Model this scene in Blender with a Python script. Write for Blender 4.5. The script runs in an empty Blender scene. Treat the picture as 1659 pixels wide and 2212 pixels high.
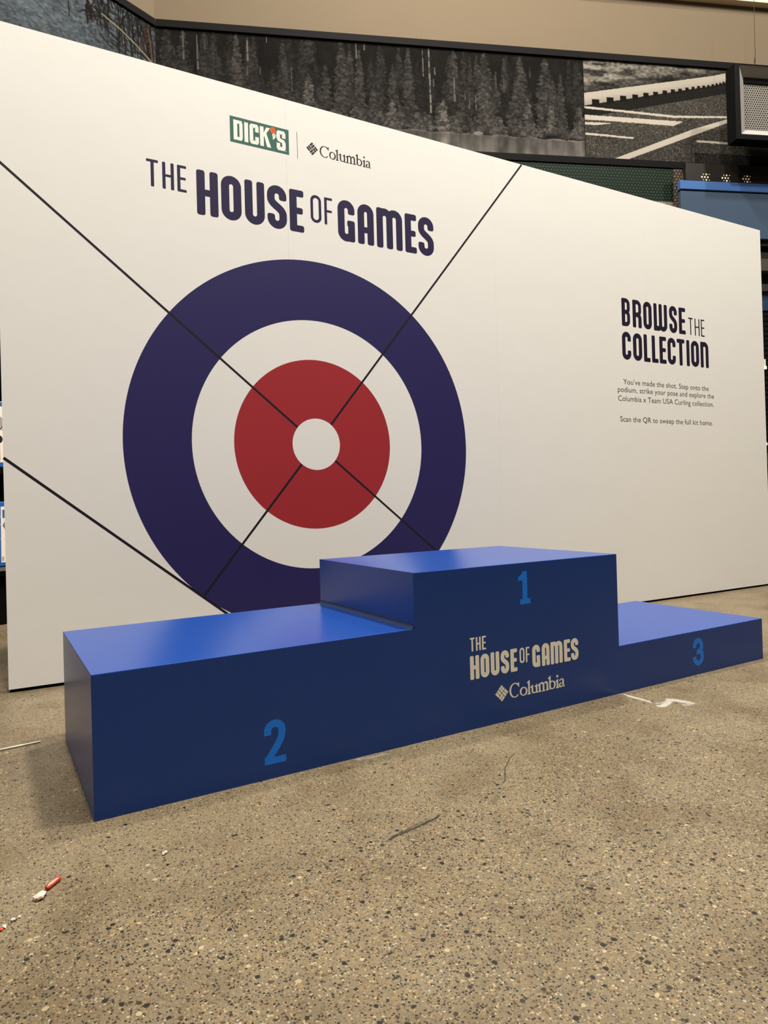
import bpy, bmesh, math, random
import numpy as np
from mathutils import Vector, Matrix

SC = bpy.context.scene
COL = SC.collection
random.seed(7)

# ------------------------------------------------------------------ camera
cam_d = bpy.data.cameras.new('camera')
cam = bpy.data.objects.new('camera', cam_d)
COL.objects.link(cam)
F = Vector((0.50150321, 0.86513398, 0.00614125))
U = Vector((0.02077491, -0.01913863, 0.99960098))
R = Vector((0.86490631, -0.50117552, -0.02757117))
cam.matrix_world = Matrix(((R.x, U.x, -F.x, -0.18366871),
                           (R.y, U.y, -F.y, -1.53876599),
                           (R.z, U.z, -F.z, 0.66003719),
                           (0, 0, 0, 1)))
cam_d.sensor_fit = 'VERTICAL'
cam_d.sensor_height = 36.0
cam_d.lens = 1460.95 / 2212 * 36.0
cam_d.shift_x = 14.209 / 2212
cam_d.shift_y = -35.5 / 2212
cam_d.clip_start = 0.02
cam_d.clip_end = 100
SC.camera = cam

# ------------------------------------------------------------------ light
SC.view_settings.view_transform = 'Standard'
SC.view_settings.look = 'None'
SC.view_settings.gamma = 1.0
SC.view_settings.use_curve_mapping = False
SC.view_settings.exposure = 0.0

world = bpy.data.worlds.new('store_ambient')
SC.world = world
world.use_nodes = True
wb = world.node_tree.nodes['Background']
wb.inputs['Color'].default_value = (1.0, 0.88, 0.74, 1)
wb.inputs['Strength'].default_value = 0.05

WARM = (1.0, 0.94, 0.825)
def lamp(x, y, z, size, watts, color=WARM, aim=None, spread=180, size_y=None):
    d = bpy.data.lights.new('ceiling_lamp', 'AREA')
    d.shape = 'RECTANGLE' if size_y else 'DISK'
    d.size = size
    if size_y: d.size_y = size_y
    d.energy = watts
    d.color = color
    d.spread = math.radians(spread)
    o = bpy.data.objects.new('ceiling_lamp', d)
    COL.objects.link(o)
    o.location = (x, y, z)
    t = Vector(aim) if aim else Vector((x, y, 0))
    dv = t - Vector((x, y, z))
    o.rotation_euler = dv.to_track_quat('-Z', 'Y').to_euler()
    return o
LZ = 8.0
for lx, ly, watts in ((2.7, -0.8, 560), (0.1, -0.85, 490), (6.0, -1.0, 400), (2.4, 1.4, 430), (-3.2, -0.8, 300)):
    lamp(lx, ly, LZ, 0.36, watts)

# ------------------------------------------------------------------ helpers
def lin(c):
    return tuple((v / 255 / 12.92) if v / 255 <= 0.04045 else ((v / 255 + 0.055) / 1.055) ** 2.4 for v in c)

def mat(name, rgb, rough=0.5, spec=0.4, metal=0.0, noise=0.04, nscale=30, bump=0.0, bscale=60, emit=None, linear=None):
    m = bpy.data.materials.new(name)
    m.use_nodes = True
    nt = m.node_tree
    b = nt.nodes['Principled BSDF']
    c = linear if linear else lin(rgb)
    tc = nt.nodes.new('ShaderNodeTexCoord')
    n = nt.nodes.new('ShaderNodeTexNoise')
    n.inputs['Scale'].default_value = nscale
    n.inputs['Detail'].default_value = 4
    nt.links.new(tc.outputs['Object'], n.inputs['Vector'])
    mx = nt.nodes.new('ShaderNodeMix'); mx.data_type = 'RGBA'
    mx.inputs['A'].default_value = tuple(v * (1 - noise) for v in c) + (1,)
    mx.inputs['B'].default_value = tuple(min(1, v * (1 + noise)) for v in c) + (1,)
    nt.links.new(n.outputs['Fac'], mx.inputs['Factor'])
    nt.links.new(mx.outputs['Result'], b.inputs['Base Color'])
    b.inputs['Roughness'].default_value = rough
    b.inputs['Specular IOR Level'].default_value = spec
    b.inputs['Metallic'].default_value = metal
    if bump > 0:
        n2 = nt.nodes.new('ShaderNodeTexNoise')
        n2.inputs['Scale'].default_value = bscale
        n2.inputs['Detail'].default_value = 3
        nt.links.new(tc.outputs['Object'], n2.inputs['Vector'])
        bp = nt.nodes.new('ShaderNodeBump')
        bp.inputs['Strength'].default_value = bump
        bp.inputs['Distance'].default_value = 0.01
        nt.links.new(n2.outputs['Fac'], bp.inputs['Height'])
        nt.links.new(bp.outputs['Normal'], b.inputs['Normal'])
    if emit:
        b.inputs['Emission Color'].default_value = lin(rgb) + (1,)
        b.inputs['Emission Strength'].default_value = emit
    return m

def link(name, me, m, parent=None):
    o = bpy.data.objects.new(name, me)
    COL.objects.link(o)
    if m: me.materials.append(m)
    if parent: o.parent = parent
    return o

def empty(name, loc, rz=0.0):
    o = bpy.data.objects.new(name, None)
    o.empty_display_size = 0.05
    COL.objects.link(o)
    o.location = loc
    o.rotation_euler = (0, 0, rz)
    return o

def tag(o, label, cat, group=None):
    o['label'] = label; o['category'] = cat
    if group: o['group'] = group
    return o

def struct(o):
    o['kind'] = 'structure'
    return o

class MB:
    """collects boxes, tubes and flat strips into one mesh"""
    def __init__(s): s.v = []; s.f = []
    def quadbox(s, x0, x1, y0, y1, z0, z1):
        b = len(s.v)
        s.v += [(x0,y0,z0),(x1,y0,z0),(x1,y1,z0),(x0,y1,z0),(x0,y0,z1),(x1,y0,z1),(x1,y1,z1),(x0,y1,z1)]
        s.f += [tuple(b+i for i in q) for q in ((0,3,2,1),(4,5,6,7),(0,1,5,4),(1,2,6,5),(2,3,7,6),(3,0,4,7))]
        return s
    def poly(s, pts):
        b = len(s.v); s.v += [tuple(p) for p in pts]; s.f.append(tuple(range(b, b+len(pts)))); return s
    def tube(s, pts, r, n=8):
        b = len(s.v)
        for i, p in enumerate(pts):
            p = Vector(p)
            d = Vector(pts[min(i+1, len(pts)-1)]) - Vector(pts[max(i-1, 0)])
            d.normalize()
            a = d.orthogonal().normalized(); c = d.cross(a)
            rr = r[i] if isinstance(r, (list, tuple)) else r
            for k in range(n):
                t = 2*math.pi*k/n
                s.v.append(tuple(p + a*rr*math.cos(t) + c*rr*math.sin(t)))
        for i in range(len(pts)-1):
            for k in range(n):
                s.f.append((b+i*n+k, b+i*n+(k+1)%n, b+(i+1)*n+(k+1)%n, b+(i+1)*n+k))
        s.f.append(tuple(b+k for k in reversed(range(n))))
        s.f.append(tuple(b+(len(pts)-1)*n+k for k in range(n)))
        return s
    def build(s, name, m, parent=None, bevel=0.0, smooth=False, seg=2):
        me = bpy.data.meshes.new(name)
        me.from_pydata(s.v, [], s.f)
        me.update()
        if bevel > 0:
            bm = bmesh.new(); bm.from_mesh(me)
            bmesh.ops.bevel(bm, geom=list(bm.edges), offset=bevel, segments=seg, profile=0.5, affect='EDGES', clamp_overlap=True)
            bm.to_mesh(me); bm.free()
        if smooth:
            for p in me.polygons: p.use_smooth = True
        return link(name, me, m, parent)

# flat graphics: x = along, z = up, y = -offset towards the viewer
class Flat:
    def __init__(s, off=0.0006): s.v = []; s.f = []; s.off = off*0.22 if off > 0 else off; s.n = 0
    def _y(s):
        s.n += 1
        return -(s.off + 0.000003 * s.n)
    def strip(s, pts, w, closed=False):
        if not isinstance(w, (list, tuple)): w = [w]*len(pts)
        keep = [0]
        for i in range(1, len(pts)):
            if math.hypot(pts[i][0]-pts[keep[-1]][0], pts[i][1]-pts[keep[-1]][1]) > 1e-6: keep.append(i)
        pts = [pts[i] for i in keep]; w = [w[i] for i in keep]
        if closed and math.hypot(pts[0][0]-pts[-1][0], pts[0][1]-pts[-1][1]) < 1e-6: pts = pts[:-1]; w = w[:-1]
        y = s._y(); n = len(pts)
        b = len(s.v)
        for i in range(n):
            p = pts[i]
            a = pts[(i-1) % n] if closed else pts[max(i-1, 0)]; c = pts[(i+1) % n] if closed else pts[min(i+1, n-1)]
            d1 = (p[0]-a[0], p[1]-a[1]); d2 = (c[0]-p[0], c[1]-p[1])
            l1 = math.hypot(*d1); l2 = math.hypot(*d2)
            if l1 < 1e-9: d1 = d2; l1 = l2
            if l2 < 1e-9: d2 = d1; l2 = l1
            n1 = (-d1[1]/l1, d1[0]/l1); n2 = (-d2[1]/l2, d2[0]/l2)
            m = (n1[0]+n2[0], n1[1]+n2[1]); lm = math.hypot(*m)
            if lm < 1e-6: m = n1; k = 1
            else:
                m = (m[0]/lm, m[1]/lm); k = 1/max(0.35, m[0]*n1[0]+m[1]*n1[1])
            h = w[i]/2*k
            s.v += [(p[0]+m[0]*h, y, p[1]+m[1]*h), (p[0]-m[0]*h, y, p[1]-m[1]*h)]
        for i in range(n-1):
            s.f.append((b+2*i, b+2*i+1, b+2*i+3, b+2*i+2))
        if closed: s.f.append((b+2*n-2, b+2*n-1, b+1, b))
        return s
    def stroke(s, pts, w, r0=0.28, r1=0.28):
        """constant width stroke with rounded corners at both ends"""
        def ext(P, r):
            out = []
            d = (P[1][0]-P[0][0], P[1][1]-P[0][1]); l = math.hypot(*d); d = (d[0]/l, d[1]/l)
            r = min(r, l*0.9)
            for k in range(5):
                a = k/4*math.pi/2
                t = r*(1-math.cos(math.pi/2-a)) if False else r*(1-math.cos(a))
                out.append(((P[0][0]+d[0]*t, P[0][1]+d[1]*t), w-2*r+2*math.sqrt(max(0, r*r-(r-t)**2))))
            return out
        a = ext(pts, r0*w); b = ext(pts[::-1], r1*w)[::-1]
        P = [q for q, _ in a] + list(pts[1:-1]) + [q for q, _ in b]
        W = [q for _, q in a] + [w]*(len(pts)-2) + [q for _, q in b]
        return s.strip(P, W)
    def poly(s, pts):
        y = s._y(); b = len(s.v)
        s.v += [(p[0], y, p[1]) for p in pts]; s.f.append(tuple(range(b, b+len(pts)))); return s
    def disc(s, cx, cz, rx, rz=None, n=48):
        rz = rz or rx
        return s.poly([(cx+rx*math.cos(2*math.pi*k/n), cz+rz*math.sin(2*math.pi*k/n)) for k in range(n)])
    def ring(s, cx, cz, r0, r1, n=256):
        y = s._y(); b = len(s.v)
        for k in range(n):
            c, q = math.cos(2*math.pi*k/n), math.sin(2*math.pi*k/n)
            s.v += [(cx+r0*c, y, cz+r0*q), (cx+r1*c, y, cz+r1*q)]
        for k in range(n):
            j = (k+1) % n
            s.f.append((b+2*k, b+2*k+1, b+2*j+1, b+2*j))
        return s
    def build(s, name, m, parent):
        me = bpy.data.meshes.new(name)
        me.from_pydata(s.v, [], s.f); me.update()
        bm = bmesh.new(); bm.from_mesh(me)
        for f in bm.faces:
            f.normal_update()
            if f.normal.y > 0: f.normal_flip()
        bm.to_mesh(me); bm.free()
        return link(name, me, m, parent)

def arc(cx, cz, rx, rz, a0, a1, n=14):
    return [(cx+rx*math.cos(math.radians(a0+(a1-a0)*k/n)), cz+rz*math.sin(math.radians(a0+(a1-a0)*k/n))) for k in range(n+1)]
def bez(p0, p1, p2, p3, n=12):
    out = []
    for k in range(n+1):
        t = k/n; u = 1-t
        out.append(tuple(u**3*p0[i]+3*u*u*t*p1[i]+3*u*t*t*p2[i]+t**3*p3[i] for i in (0, 1)))
    return out

# condensed rounded display letters ------------------------------------------
def glyph(g, ch, x0, x1, z0, z1, t):
    w = x1-x0; h = z1-z0
    def T(pts): return [(x0+p[0], z0+p[1]) for p in pts]
    def S(pts, ww=t, **k): g.stroke(T(pts), ww, **k)
    c = t/2; r = (w-t)/2; tb = t*0.86
    if ch == 'O':
        p = arc(w/2, h-w/2, r, r*0.98, 180, 0) + arc(w/2, w/2, r, r*0.98, 0, -180)
        g.strip(T(p), t, closed=True)
    elif ch == 'U':
        S([(c, h)] + arc(w/2, w/2, r, r, 180, 360) + [(w-c, h)])
    elif ch == 'H':
        S([(c, 0), (c, h)]); S([(w-c, 0), (w-c, h)]); S([(c, h*0.505), (w-c, h*0.505)], t*0.8, r0=0, r1=0)
    elif ch == 'E':
        S([(c, 0), (c, h)])
        S([(t*0.2, h-tb/2), (w, h-tb/2)], tb); S([(c, h*0.505), (w*0.93, h*0.505)], tb*0.95); S([(t*0.2, tb/2), (w, tb/2)], tb)
    elif ch == 'F':
        S([(c, 0), (c, h)]); S([(t*0.2, h-tb/2), (w, h-tb/2)], tb); S([(c, h*0.5), (w*0.95, h*0.5)], tb*0.95)
    elif ch == 'T':
        S([(w/2, 0), (w/2, h)]); S([(0, h-tb/2), (w, h-tb/2)], tb)
    elif ch == 'L':
        S([(c, 0), (c, h)]); S([(t*0.2, tb/2), (w, tb/2)], tb)
    elif ch == 'I':
        S([(w/2, 0), (w/2, h)], min(t, w))
    elif ch == 'C':
        S([(w-c, h*0.66)] + arc(w/2, h-w/2, r, r, 0, 180) + arc(w/2, w/2, r, r, 180, 360) + [(w-c, h*0.34)])
    elif ch == 'S':
        S([(w-c, h*0.665)] + arc(w/2, h-w/2, r, r, 0, 180) + [(c, h*0.69)]
          + bez((c, h*0.69), (c, h*0.53), (w-c, h*0.50), (w-c, h*0.33), 14)[1:]
          + arc(w/2, w/2, r, r, 0, -180) + [(c, h*0.335)])
    elif ch == 'G':
        S([(w-c, h*0.665)] + arc(w/2, h-w/2, r, r, 0, 180) + arc(w/2, w/2, r, r, 180, 330))
        S([(w-c, t*0.02), (w-c, h*0.52)]); S([(w*0.55, h*0.52-tb/2), (w-c*0.6, h*0.52-tb/2)], tb)
    elif ch == 'A':
        S([(c, 0)] + arc(w/2, h-w/2, r, r, 180, 0) + [(w-c, 0)]); S([(c, h*0.36), (w-c, h*0.36)], t*0.8, r0=0, r1=0)
    elif ch in 'mw':
        f = (lambda z: z) if ch == 'm' else (lambda z: h-z)
        d = r; a = d/2
        S([(c, f(0)), (c, f(h))])
        for k in (0, 1):
            cx = c + d*k + a
            S([(q[0], f(q[1])) for q in arc(cx, h-a-c, a, a, 165 if k == 0 else 140, 0) + [(cx+a, 0)]], r0=0)
    elif ch == 'n':
        S([(c, 0), (c, h)])
        S(arc(w/2, h-r-c, r, r, 160, 0) + [(w-c, 0)], r0=0)
    elif ch == 'B':
        S([(c, 0), (c, h)])
        rb = min(r, h*0.25-c*0.9)
        m = h*0.51; hx = w-c-rb
        S([(c, h-tb/2), (hx, h-tb/2)] + arc(hx, h-tb/2-rb, rb, rb, 90, 0)[1:] + arc(hx, m+rb, rb, rb, 0, -90) + [(c, m)], tb, r0=0, r1=0)
        S([(c, m), (hx, m)] + arc(hx, m-rb, rb, rb, 90, 0)[1:] + arc(hx, tb/2+rb, rb, rb, 0, -90) + [(c, tb/2)], tb, r0=0, r1=0)
    elif ch == 'R':
        S([(c, 0), (c, h)])
        rb = min(r, h*0.25-c*0.9); m = h*0.47; hx = w-c-rb
        S([(c, h-tb/2), (hx, h-tb/2)] + arc(hx, h-tb/2-rb, rb, rb, 90, 0)[1:] + arc(hx, m+rb, rb, rb, 0, -90) + [(c, m)], tb, r0=0, r1=0)
        S([(hx-rb*0.3, m)] + arc(hx, m-rb, rb, rb, 80, 0) + [(w-c, 0)], t, r0=0)

def words(name, items, t, m, parent, off=0.0006):
    g = Flat(off)
    for it in items:
        glyph(g, it[0], it[1], it[2], it[3], it[4], it[5] if len(it) > 5 else t)
    return g.build(name, m, parent)

# serif word mark and woven diamond -------------------------------------------
def serif(g, ch, x0, x1, z0, z1, t):
    w = x1-x0; h = z1-z0; th = t*0.42
    def P(p): return [(x0+a[0], z0+a[1]) for a in p]
    def curve(pts, wd): g.strip(P(pts), wd)
    def ell(cx, cz, rx, rz, a0, a1, n=36, tilt=0):
        pts = arc(cx, cz, rx, rz, a0, a1, n)
        ww = [th+(t-th)*abs(math.cos(math.radians(a0+(a1-a0)*k/n+tilt)))**1.4 for k in range(n+1)]
        return pts, ww
    def stem(x, a, b, flag=True, foot=True):
        g.strip(P([(x, a), (x, b)]), t)
        if flag: g.poly(P([(x-t*0.45, b-t*0.25), (x-t*1.25, b-t*0.75), (x-t*1.25, b-t*0.98), (x-t*0.45, b-t*1.1)][::-1])); g.poly(P([(x-t/2, b-t*0.4), (x+t/2, b-t*0.1), (x+t/2, b+t*0.35)]))
        if foot: g.poly(P([(x-t*1.05, a), (x+t*1.05, a), (x+t*1.05, a+th*0.7), (x+t*0.5, a+th*1.5), (x-t*0.5, a+th*1.5), (x-t*1.05, a+th*0.7)]))
    if ch == 'C':
        p, ww = ell(w*0.54, h/2, w*0.54-t/2, h/2-th/2, 42, 318, 48)
        ww = [min(q, t) for q in ww]
        ww[-3:] = [th*1.1, th*0.9, th*0.6]
        curve(p, ww)
        g.poly(P([(w*0.98, h*0.98), (w*0.91, h*0.98), (w*0.80, h*0.90), (w*0.90, h*0.70), (w*0.97, h*0.66)]))
    elif ch == 'o':
        p, ww = ell(w/2, h/2, w/2-t/2, h/2-th/2, 0, 360, 48, 12)
        curve(p, ww)
    elif ch == 'l': stem(w/2, 0, h*0.97)
    elif ch == 'i':
        stem(w*0.5, 0, h*0.66); g.disc(x0+w*0.52, z0+h*0.92, t*0.62, n=20)
    elif ch == 'u':
        stem(w*0.2, h*0.25, h*0.95, True, False); stem(w*0.8, 0, h*0.95, True, False)
        p = arc(w*0.48, h*0.30, w*0.28, h*0.24, 180, 320, 16)
        curve(p, [t]*4 + [t*0.9, t*0.8, t*0.7, t*0.62, t*0.58] + [th*1.2]*8)
        g.poly(P([(w*0.8, 0), (w*0.8+t*1.2, 0), (w*0.8+t*1.2, th*0.7), (w*0.8, th*1.6)]))
    elif ch == 'm':
        xs = (w*0.13, w*0.5, w*0.87)
        stem(xs[0], 0, h*0.92)
        for a, b in ((0, 1), (1, 2)):
            stem(xs[b], 0, h*0.70, False, True)
            cx = (xs[a]+xs[b])/2+t*0.15; rx = xs[b]-cx
            p = arc(cx, h*0.68, rx, h*0.25, 165, 0, 16)
            curve(p, [th]*4 + [th*1.3, th*1.5, th*1.8, th*2, t*0.85, t*0.95] + [t]*7)
    elif ch == 'b':
        stem(w*0.2, h*0.06, h*0.98, True, False)
        p, ww = ell(w*0.52, h*0.315, w*0.48-t/2, h*0.315-th/2, 150, -170, 40, 0)
        curve(p, ww)
    elif ch == 'a':
        g.strip(P([(w*0.72, h*0.12), (w*0.72, h*0.7)]), t)
        p = arc(w*0.44, h*0.70, w*0.28, h*0.25, 0, 165, 16)
        curve(p, [t]*4 + [t*0.9, t*0.7, th*1.2] + [th]*6 + [th*1.4, t*0.8, t*0.9, t*0.9])
        p, ww = ell(w*0.38, h*0.27, w*0.30-t*0.2, h*0.26-th/2, 70, 320, 30, 0)
        curve(p, ww)
        g.poly(P([(w*0.72, 0), (w*0.86, 0), (w*1.02, h*0.10), (w*0.98, h*0.14), (w*0.88, h*0.10), (w*0.72+t/2, h*0.16)]))

def weave(g, cx, cz, rx, rz):
    """eight rounded bars woven into a diamond with half diagonals rx, rz"""
    def M(u, v): return (cx + (u-v)*rx/2, cz + (u+v)*rz/2)
    def bar(u0, u1, v0, v1, q=0.075):
        pts = []
        for (a, b, s) in ((u1-q, v1-q, 0), (u0+q, v1-q, 90), (u0+q, v0+q, 180), (u1-q, v0+q, 270)):
            pts += [M(p[0], p[1]) for p in arc(a, b, q, q, s, s+90, 5)]
        g.poly(pts)
    e = 0.045
    for k in (0, 1):
        bar(e, 1-e, k*.5+e, k*.5+.5-e); bar(-1+e, -e, -1+k*.5+e, -.5+k*.5-e)
        bar(k*.5+e, k*.5+.5-e, -1+e, -e); bar(-1+k*.5+e, -.5+k*.5-e, e, 1-e)

def wordmark(name, mark, letters, t, m, parent, off=0.0006):
    g = Flat(off)
    weave(g, (mark[0]+mark[1])/2, (mark[2]+mark[3])/2, (mark[1]-mark[0])/2, (mark[3]-mark[2])/2)
    for it in letters: serif(g, it[0], it[1], it[2], it[3], it[4], t)
    return g.build(name, m, parent)

# ------------------------------------------------------------------ materials
M = {}
M['panel'] = mat('white_vinyl', (0,0,0), 0.55, 0.3, noise=0.012, nscale=2.5, bump=0.10, bscale=5.0, linear=(0.80, 0.79, 0.775))
M['disc_white'] = mat('white_vinyl_print', (0,0,0), 0.5, 0.3, noise=0.01, nscale=3, linear=(0.80, 0.79, 0.765))
M['navy'] = mat('navy_print', (0,0,0), 0.5, 0.35, noise=0.04, nscale=3, linear=(0.020, 0.0150, 0.095))
M['navy_letters'] = mat('dark_navy_letters', (0,0,0), 0.5, 0.3, noise=0.02, linear=(0.016, 0.010, 0.055))
M['dark_letters'] = mat('black_navy_letters', (0,0,0), 0.5, 0.3, noise=0.02, linear=(0.013, 0.009, 0.028))
M['red'] = mat('red_print', (0,0,0), 0.5, 0.35, noise=0.03, nscale=3, linear=(0.34, 0.022, 0.030))
M['black_line'] = mat('black_line_print', (0,0,0), 0.5, 0.3, linear=(0.012, 0.008, 0.016))
M['charcoal'] = mat('charcoal_print', (45,43,40), 0.5, 0.3)
M['body_text'] = mat('grey_text_print', (52,48,46), 0.5, 0.3)
M['green_logo'] = mat('green_logo_print', (0,0,0), 0.5, 0.3, linear=(0.035, 0.12, 0.095))
M['orange'] = mat('orange_print', (225,95,25), 0.5, 0.3)
M['logo_white'] = mat('white_logo_print', (238,236,232), 0.5, 0.3)
M['black'] = mat('black_paint', (6,5,5), 0.8, 0.06)
M['trim'] = mat('black_metal_trim', (9,8,9), 0.7, 0.08)
M['edge'] = mat('board_edge', (225,218,205), 0.6, 0.3)
M['podium'] = mat('blue_satin_paint', (0,0,0), 0.27, 0.38, noise=0.06, nscale=4, bump=0.02, bscale=22, linear=(0.007, 0.045, 0.240))
M['bead'] = mat('blue_sealant', (0,0,0), 0.7, 0.2, linear=(0.022, 0.036, 0.095))
M['numeral'] = mat('bright_blue_vinyl', (0,0,0), 0.45, 0.4, noise=0.02, linear=(0.003, 0.20, 0.92))
M['cream'] = mat('cream_vinyl', (0,0,0), 0.5, 0.35, noise=0.02, linear=(0.92, 0.90, 0.79))
M['beige'] = mat('beige_wall_paint', (0,0,0), 0.85, 0.15, noise=0.03, nscale=3, bump=0.05, bscale=140, linear=(0.128, 0.098, 0.066))
M['ceil'] = mat('ceiling_paint', (0,0,0), 0.85, 0.15, noise=0.02, linear=(0.62, 0.52, 0.38))

# ------------------------------------------------------------------ floor
def floor_material():
    m = bpy.data.materials.new('exposed_aggregate_concrete'); m.use_nodes = True
    nt = m.node_tree; N = nt.nodes.new; L = nt.links.new
    b = nt.nodes['Principled BSDF']
    tc = N('ShaderNodeTexCoord')
    # warp so that the stones are not perfect cells
    wn = N('ShaderNodeTexNoise'); wn.inputs['Scale'].default_value = 170; wn.inputs['Detail'].default_value = 2
    L(tc.outputs['Object'], wn.inputs['Vector'])
    sub = N('ShaderNodeVectorMath'); sub.operation = 'SUBTRACT'; sub.inputs[1].default_value = (0.5, 0.5, 0.5)
    L(wn.outputs['Color'], sub.inputs[0])
    scl = N('ShaderNodeVectorMath'); scl.operation = 'SCALE'; scl.inputs['Scale'].default_value = 0.0045
    L(sub.outputs[0], scl.inputs[0])
    add = N('ShaderNodeVectorMath'); add.operation = 'ADD'
    L(tc.outputs['Object'], add.inputs[0]); L(scl.outputs[0], add.inputs[1])
    def ramp(stops, interp='CONSTANT'):
        r = N('ShaderNodeValToRGB'); r.color_ramp.interpolation = interp
        e = r.color_ramp.elements
        e[0].position = stops[0][0]; e[0].color = stops[0][1] + (1,)
        e[1].position = stops[1][0]; e[1].color = stops[1][1] + (1,)
        for p, c in stops[2:]:
            k = e.new(p); k.color = c + (1,)
        return r
    def mix(fac, a, bb):
        x = N('ShaderNodeMix'); x.data_type = 'RGBA'
        L(fac, x.inputs['Factor']); L(a, x.inputs['A']); L(bb, x.inputs['B'])
        return x.outputs['Result']
    # cement
    n1 = N('ShaderNodeTexNoise'); n1.inputs['Scale'].default_value = 1.7; n1.inputs['Detail'].default_value = 6; n1.inputs['Roughness'].default_value = 0.62
    L(tc.outputs['Object'], n1.inputs['Vector'])
    cem = ramp([(0.30, (0.31, 0.242, 0.160)), (0.50, (0.40, 0.318, 0.215)), (0.72, (0.455, 0.375, 0.265))], 'LINEAR')
    L(n1.outputs['Fac'], cem.inputs['Fac'])
    col = cem.outputs['Color']
    # coarse stones lie thicker in the slab's front zone
    sx = N('ShaderNodeSeparateXYZ'); L(tc.outputs['Object'], sx.inputs[0])
    wob = N('ShaderNodeMath'); wob.operation = 'MULTIPLY_ADD'; wob.inputs[1].default_value = 0.7; L(n1.outputs['Fac'], wob.inputs[0]); L(sx.outputs['Y'], wob.inputs[2])
    zone = N('ShaderNodeMapRange'); zone.interpolation_type = 'SMOOTHSTEP'; L(wob.outputs[0], zone.inputs['Value'])
    zone.inputs['From Min'].default_value = 0.22; zone.inputs['From Max'].default_value = -0.10; zone.inputs['To Min'].default_value = 0.0; zone.inputs['To Max'].default_value = 1.0
    def layer(col, scale, share, rad, stops, soft=0.06, seed=(0, 0, 0), low=1.0):
        off = N('ShaderNodeVectorMath'); off.operation = 'ADD'; off.inputs[1].default_value = seed
        L(add.outputs[0], off.inputs[0])
        v = N('ShaderNodeTexVoronoi'); v.voronoi_dimensions = '3D'; v.inputs['Scale'].default_value = scale
        L(off.outputs[0], v.inputs['Vector'])
        sp = N('ShaderNodeSeparateColor'); L(v.outputs['Color'], sp.inputs[0])
        r = ramp(stops); L(sp.outputs[0], r.inputs['Fac'])
        ls = N('ShaderNodeMath'); ls.operation = 'LESS_THAN'; ls.inputs[1].default_value = share
        sh = N('ShaderNodeMath'); sh.operation = 'MULTIPLY_ADD'; sh.inputs[1].default_value = share*(1-low); sh.inputs[2].default_value = share*low; L(zone.outputs[0], sh.inputs[0]); L(sh.outputs[0], ls.inputs[1])
        L(sp.outputs[1], ls.inputs[0])
        mr = N('ShaderNodeMapRange'); mr.interpolation_type = 'SMOOTHSTEP'
        rr = N('ShaderNodeMath'); rr.operation = 'MULTIPLY_ADD'; rr.inputs[1].default_value = rad*0.7; rr.inputs[2].default_value = rad*0.5
        L(sp.outputs[2], rr.inputs[0])
        ad = N('ShaderNodeMath'); ad.operation = 'ADD'; ad.inputs[1].default_value = soft
        L(rr.outputs[0], ad.inputs[0])
        L(v.outputs['Distance'], mr.inputs['Value'])
        L(rr.outputs[0], mr.inputs['From Min']); L(ad.outputs[0], mr.inputs['From Max'])
        mr.inputs['To Min'].default_value = 1; mr.inputs['To Max'].default_value = 0
        mu = N('ShaderNodeMath'); mu.operation = 'MULTIPLY'
        L(mr.outputs[0], mu.inputs[0]); L(ls.outputs[0], mu.inputs[1])
        return mix(mu.outputs[0], col, r.outputs['Color'])
    dk = (0.028, 0.026, 0.024); dk2 = (0.065, 0.054, 0.040); br = (0.20, 0.105, 0.05); tn = (0.55, 0.39, 0.18); lt = (0.84, 0.69, 0.45); wh = (0.80, 0.74, 0.64); gy = (0.24, 0.21, 0.165)
    col = layer(col, 430, 0.70, 0.42, [(0, dk2), (0.22, gy), (0.50, tn), (0.72, lt), (0.90, br)], seed=(3.1, 1.7, 0.4))
    col = layer(col, 225, 0.60, 0.44, [(0, dk), (0.24, dk2), (0.40, br), (0.56, gy), (0.70, tn), (0.86, lt), (0.96, wh)], seed=(0.7, 5.2, 1.9), low=0.55)
    col = layer(col, 105, 0.20, 0.36, [(0, dk), (0.42, dk2), (0.55, br), (0.68, tn), (0.86, lt)], seed=(9.3, 2.2, 0.8), low=0.25)
    col = layer(col, 55, 0.035, 0.28, [(0, dk), (0.55, dk2), (0.75, br), (0.86, tn)], soft=0.03, seed=(4.4, 7.2, 2.1), low=0.15)
    dim = N('ShaderNodeMix'); dim.data_type = 'RGBA'; dim.blend_type = 'MULTIPLY'; dim.inputs['Factor'].default_value = 1.0
    L(col, dim.inputs['A']); dim.inputs['B'].default_value = (0.362, 0.356, 0.326, 1); col = dim.outputs['Result']
    # broad stains
    n2 = N('ShaderNodeTexNoise'); n2.inputs['Scale'].default_value = 4.3; n2.inputs['Detail'].default_value = 5; n2.inputs['Roughness'].default_value = 0.6
    L(tc.outputs['Object'], n2.inputs['Vector'])
    st = ramp([(0.33, (0.66, 0.61, 0.54)), (0.52, (1, 1, 1)), (0.72, (1.10, 1.09, 1.07))], 'LINEAR')
    L(n2.outputs['Fac'], st.inputs['Fac'])
    mm = N('ShaderNodeMix'); mm.data_type = 'RGBA'; mm.blend_type = 'MULTIPLY'; mm.inputs['Factor'].default_value = 0.8
    L(col, mm.inputs['A']); L(st.outputs['Color'], mm.inputs['B'])
    L(mm.outputs['Result'], b.inputs['Base Color'])
    b.inputs['Roughness'].default_value = 0.42
    b.inputs['Specular IOR Level'].default_value = 0.35
    bp = N('ShaderNodeBump'); bp.inputs['Strength'].default_value = 0.12; bp.inputs['Distance'].default_value = 0.002
    L(wn.outputs['Fac'], bp.inputs['Height']); L(bp.outputs['Normal'], b.inputs['Normal'])
    return m
M['floor'] = floor_material()
flo = struct(MB().quadbox(-9, 13, -9, 9, -0.1, 0.0).build('floor', M['floor']))

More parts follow.
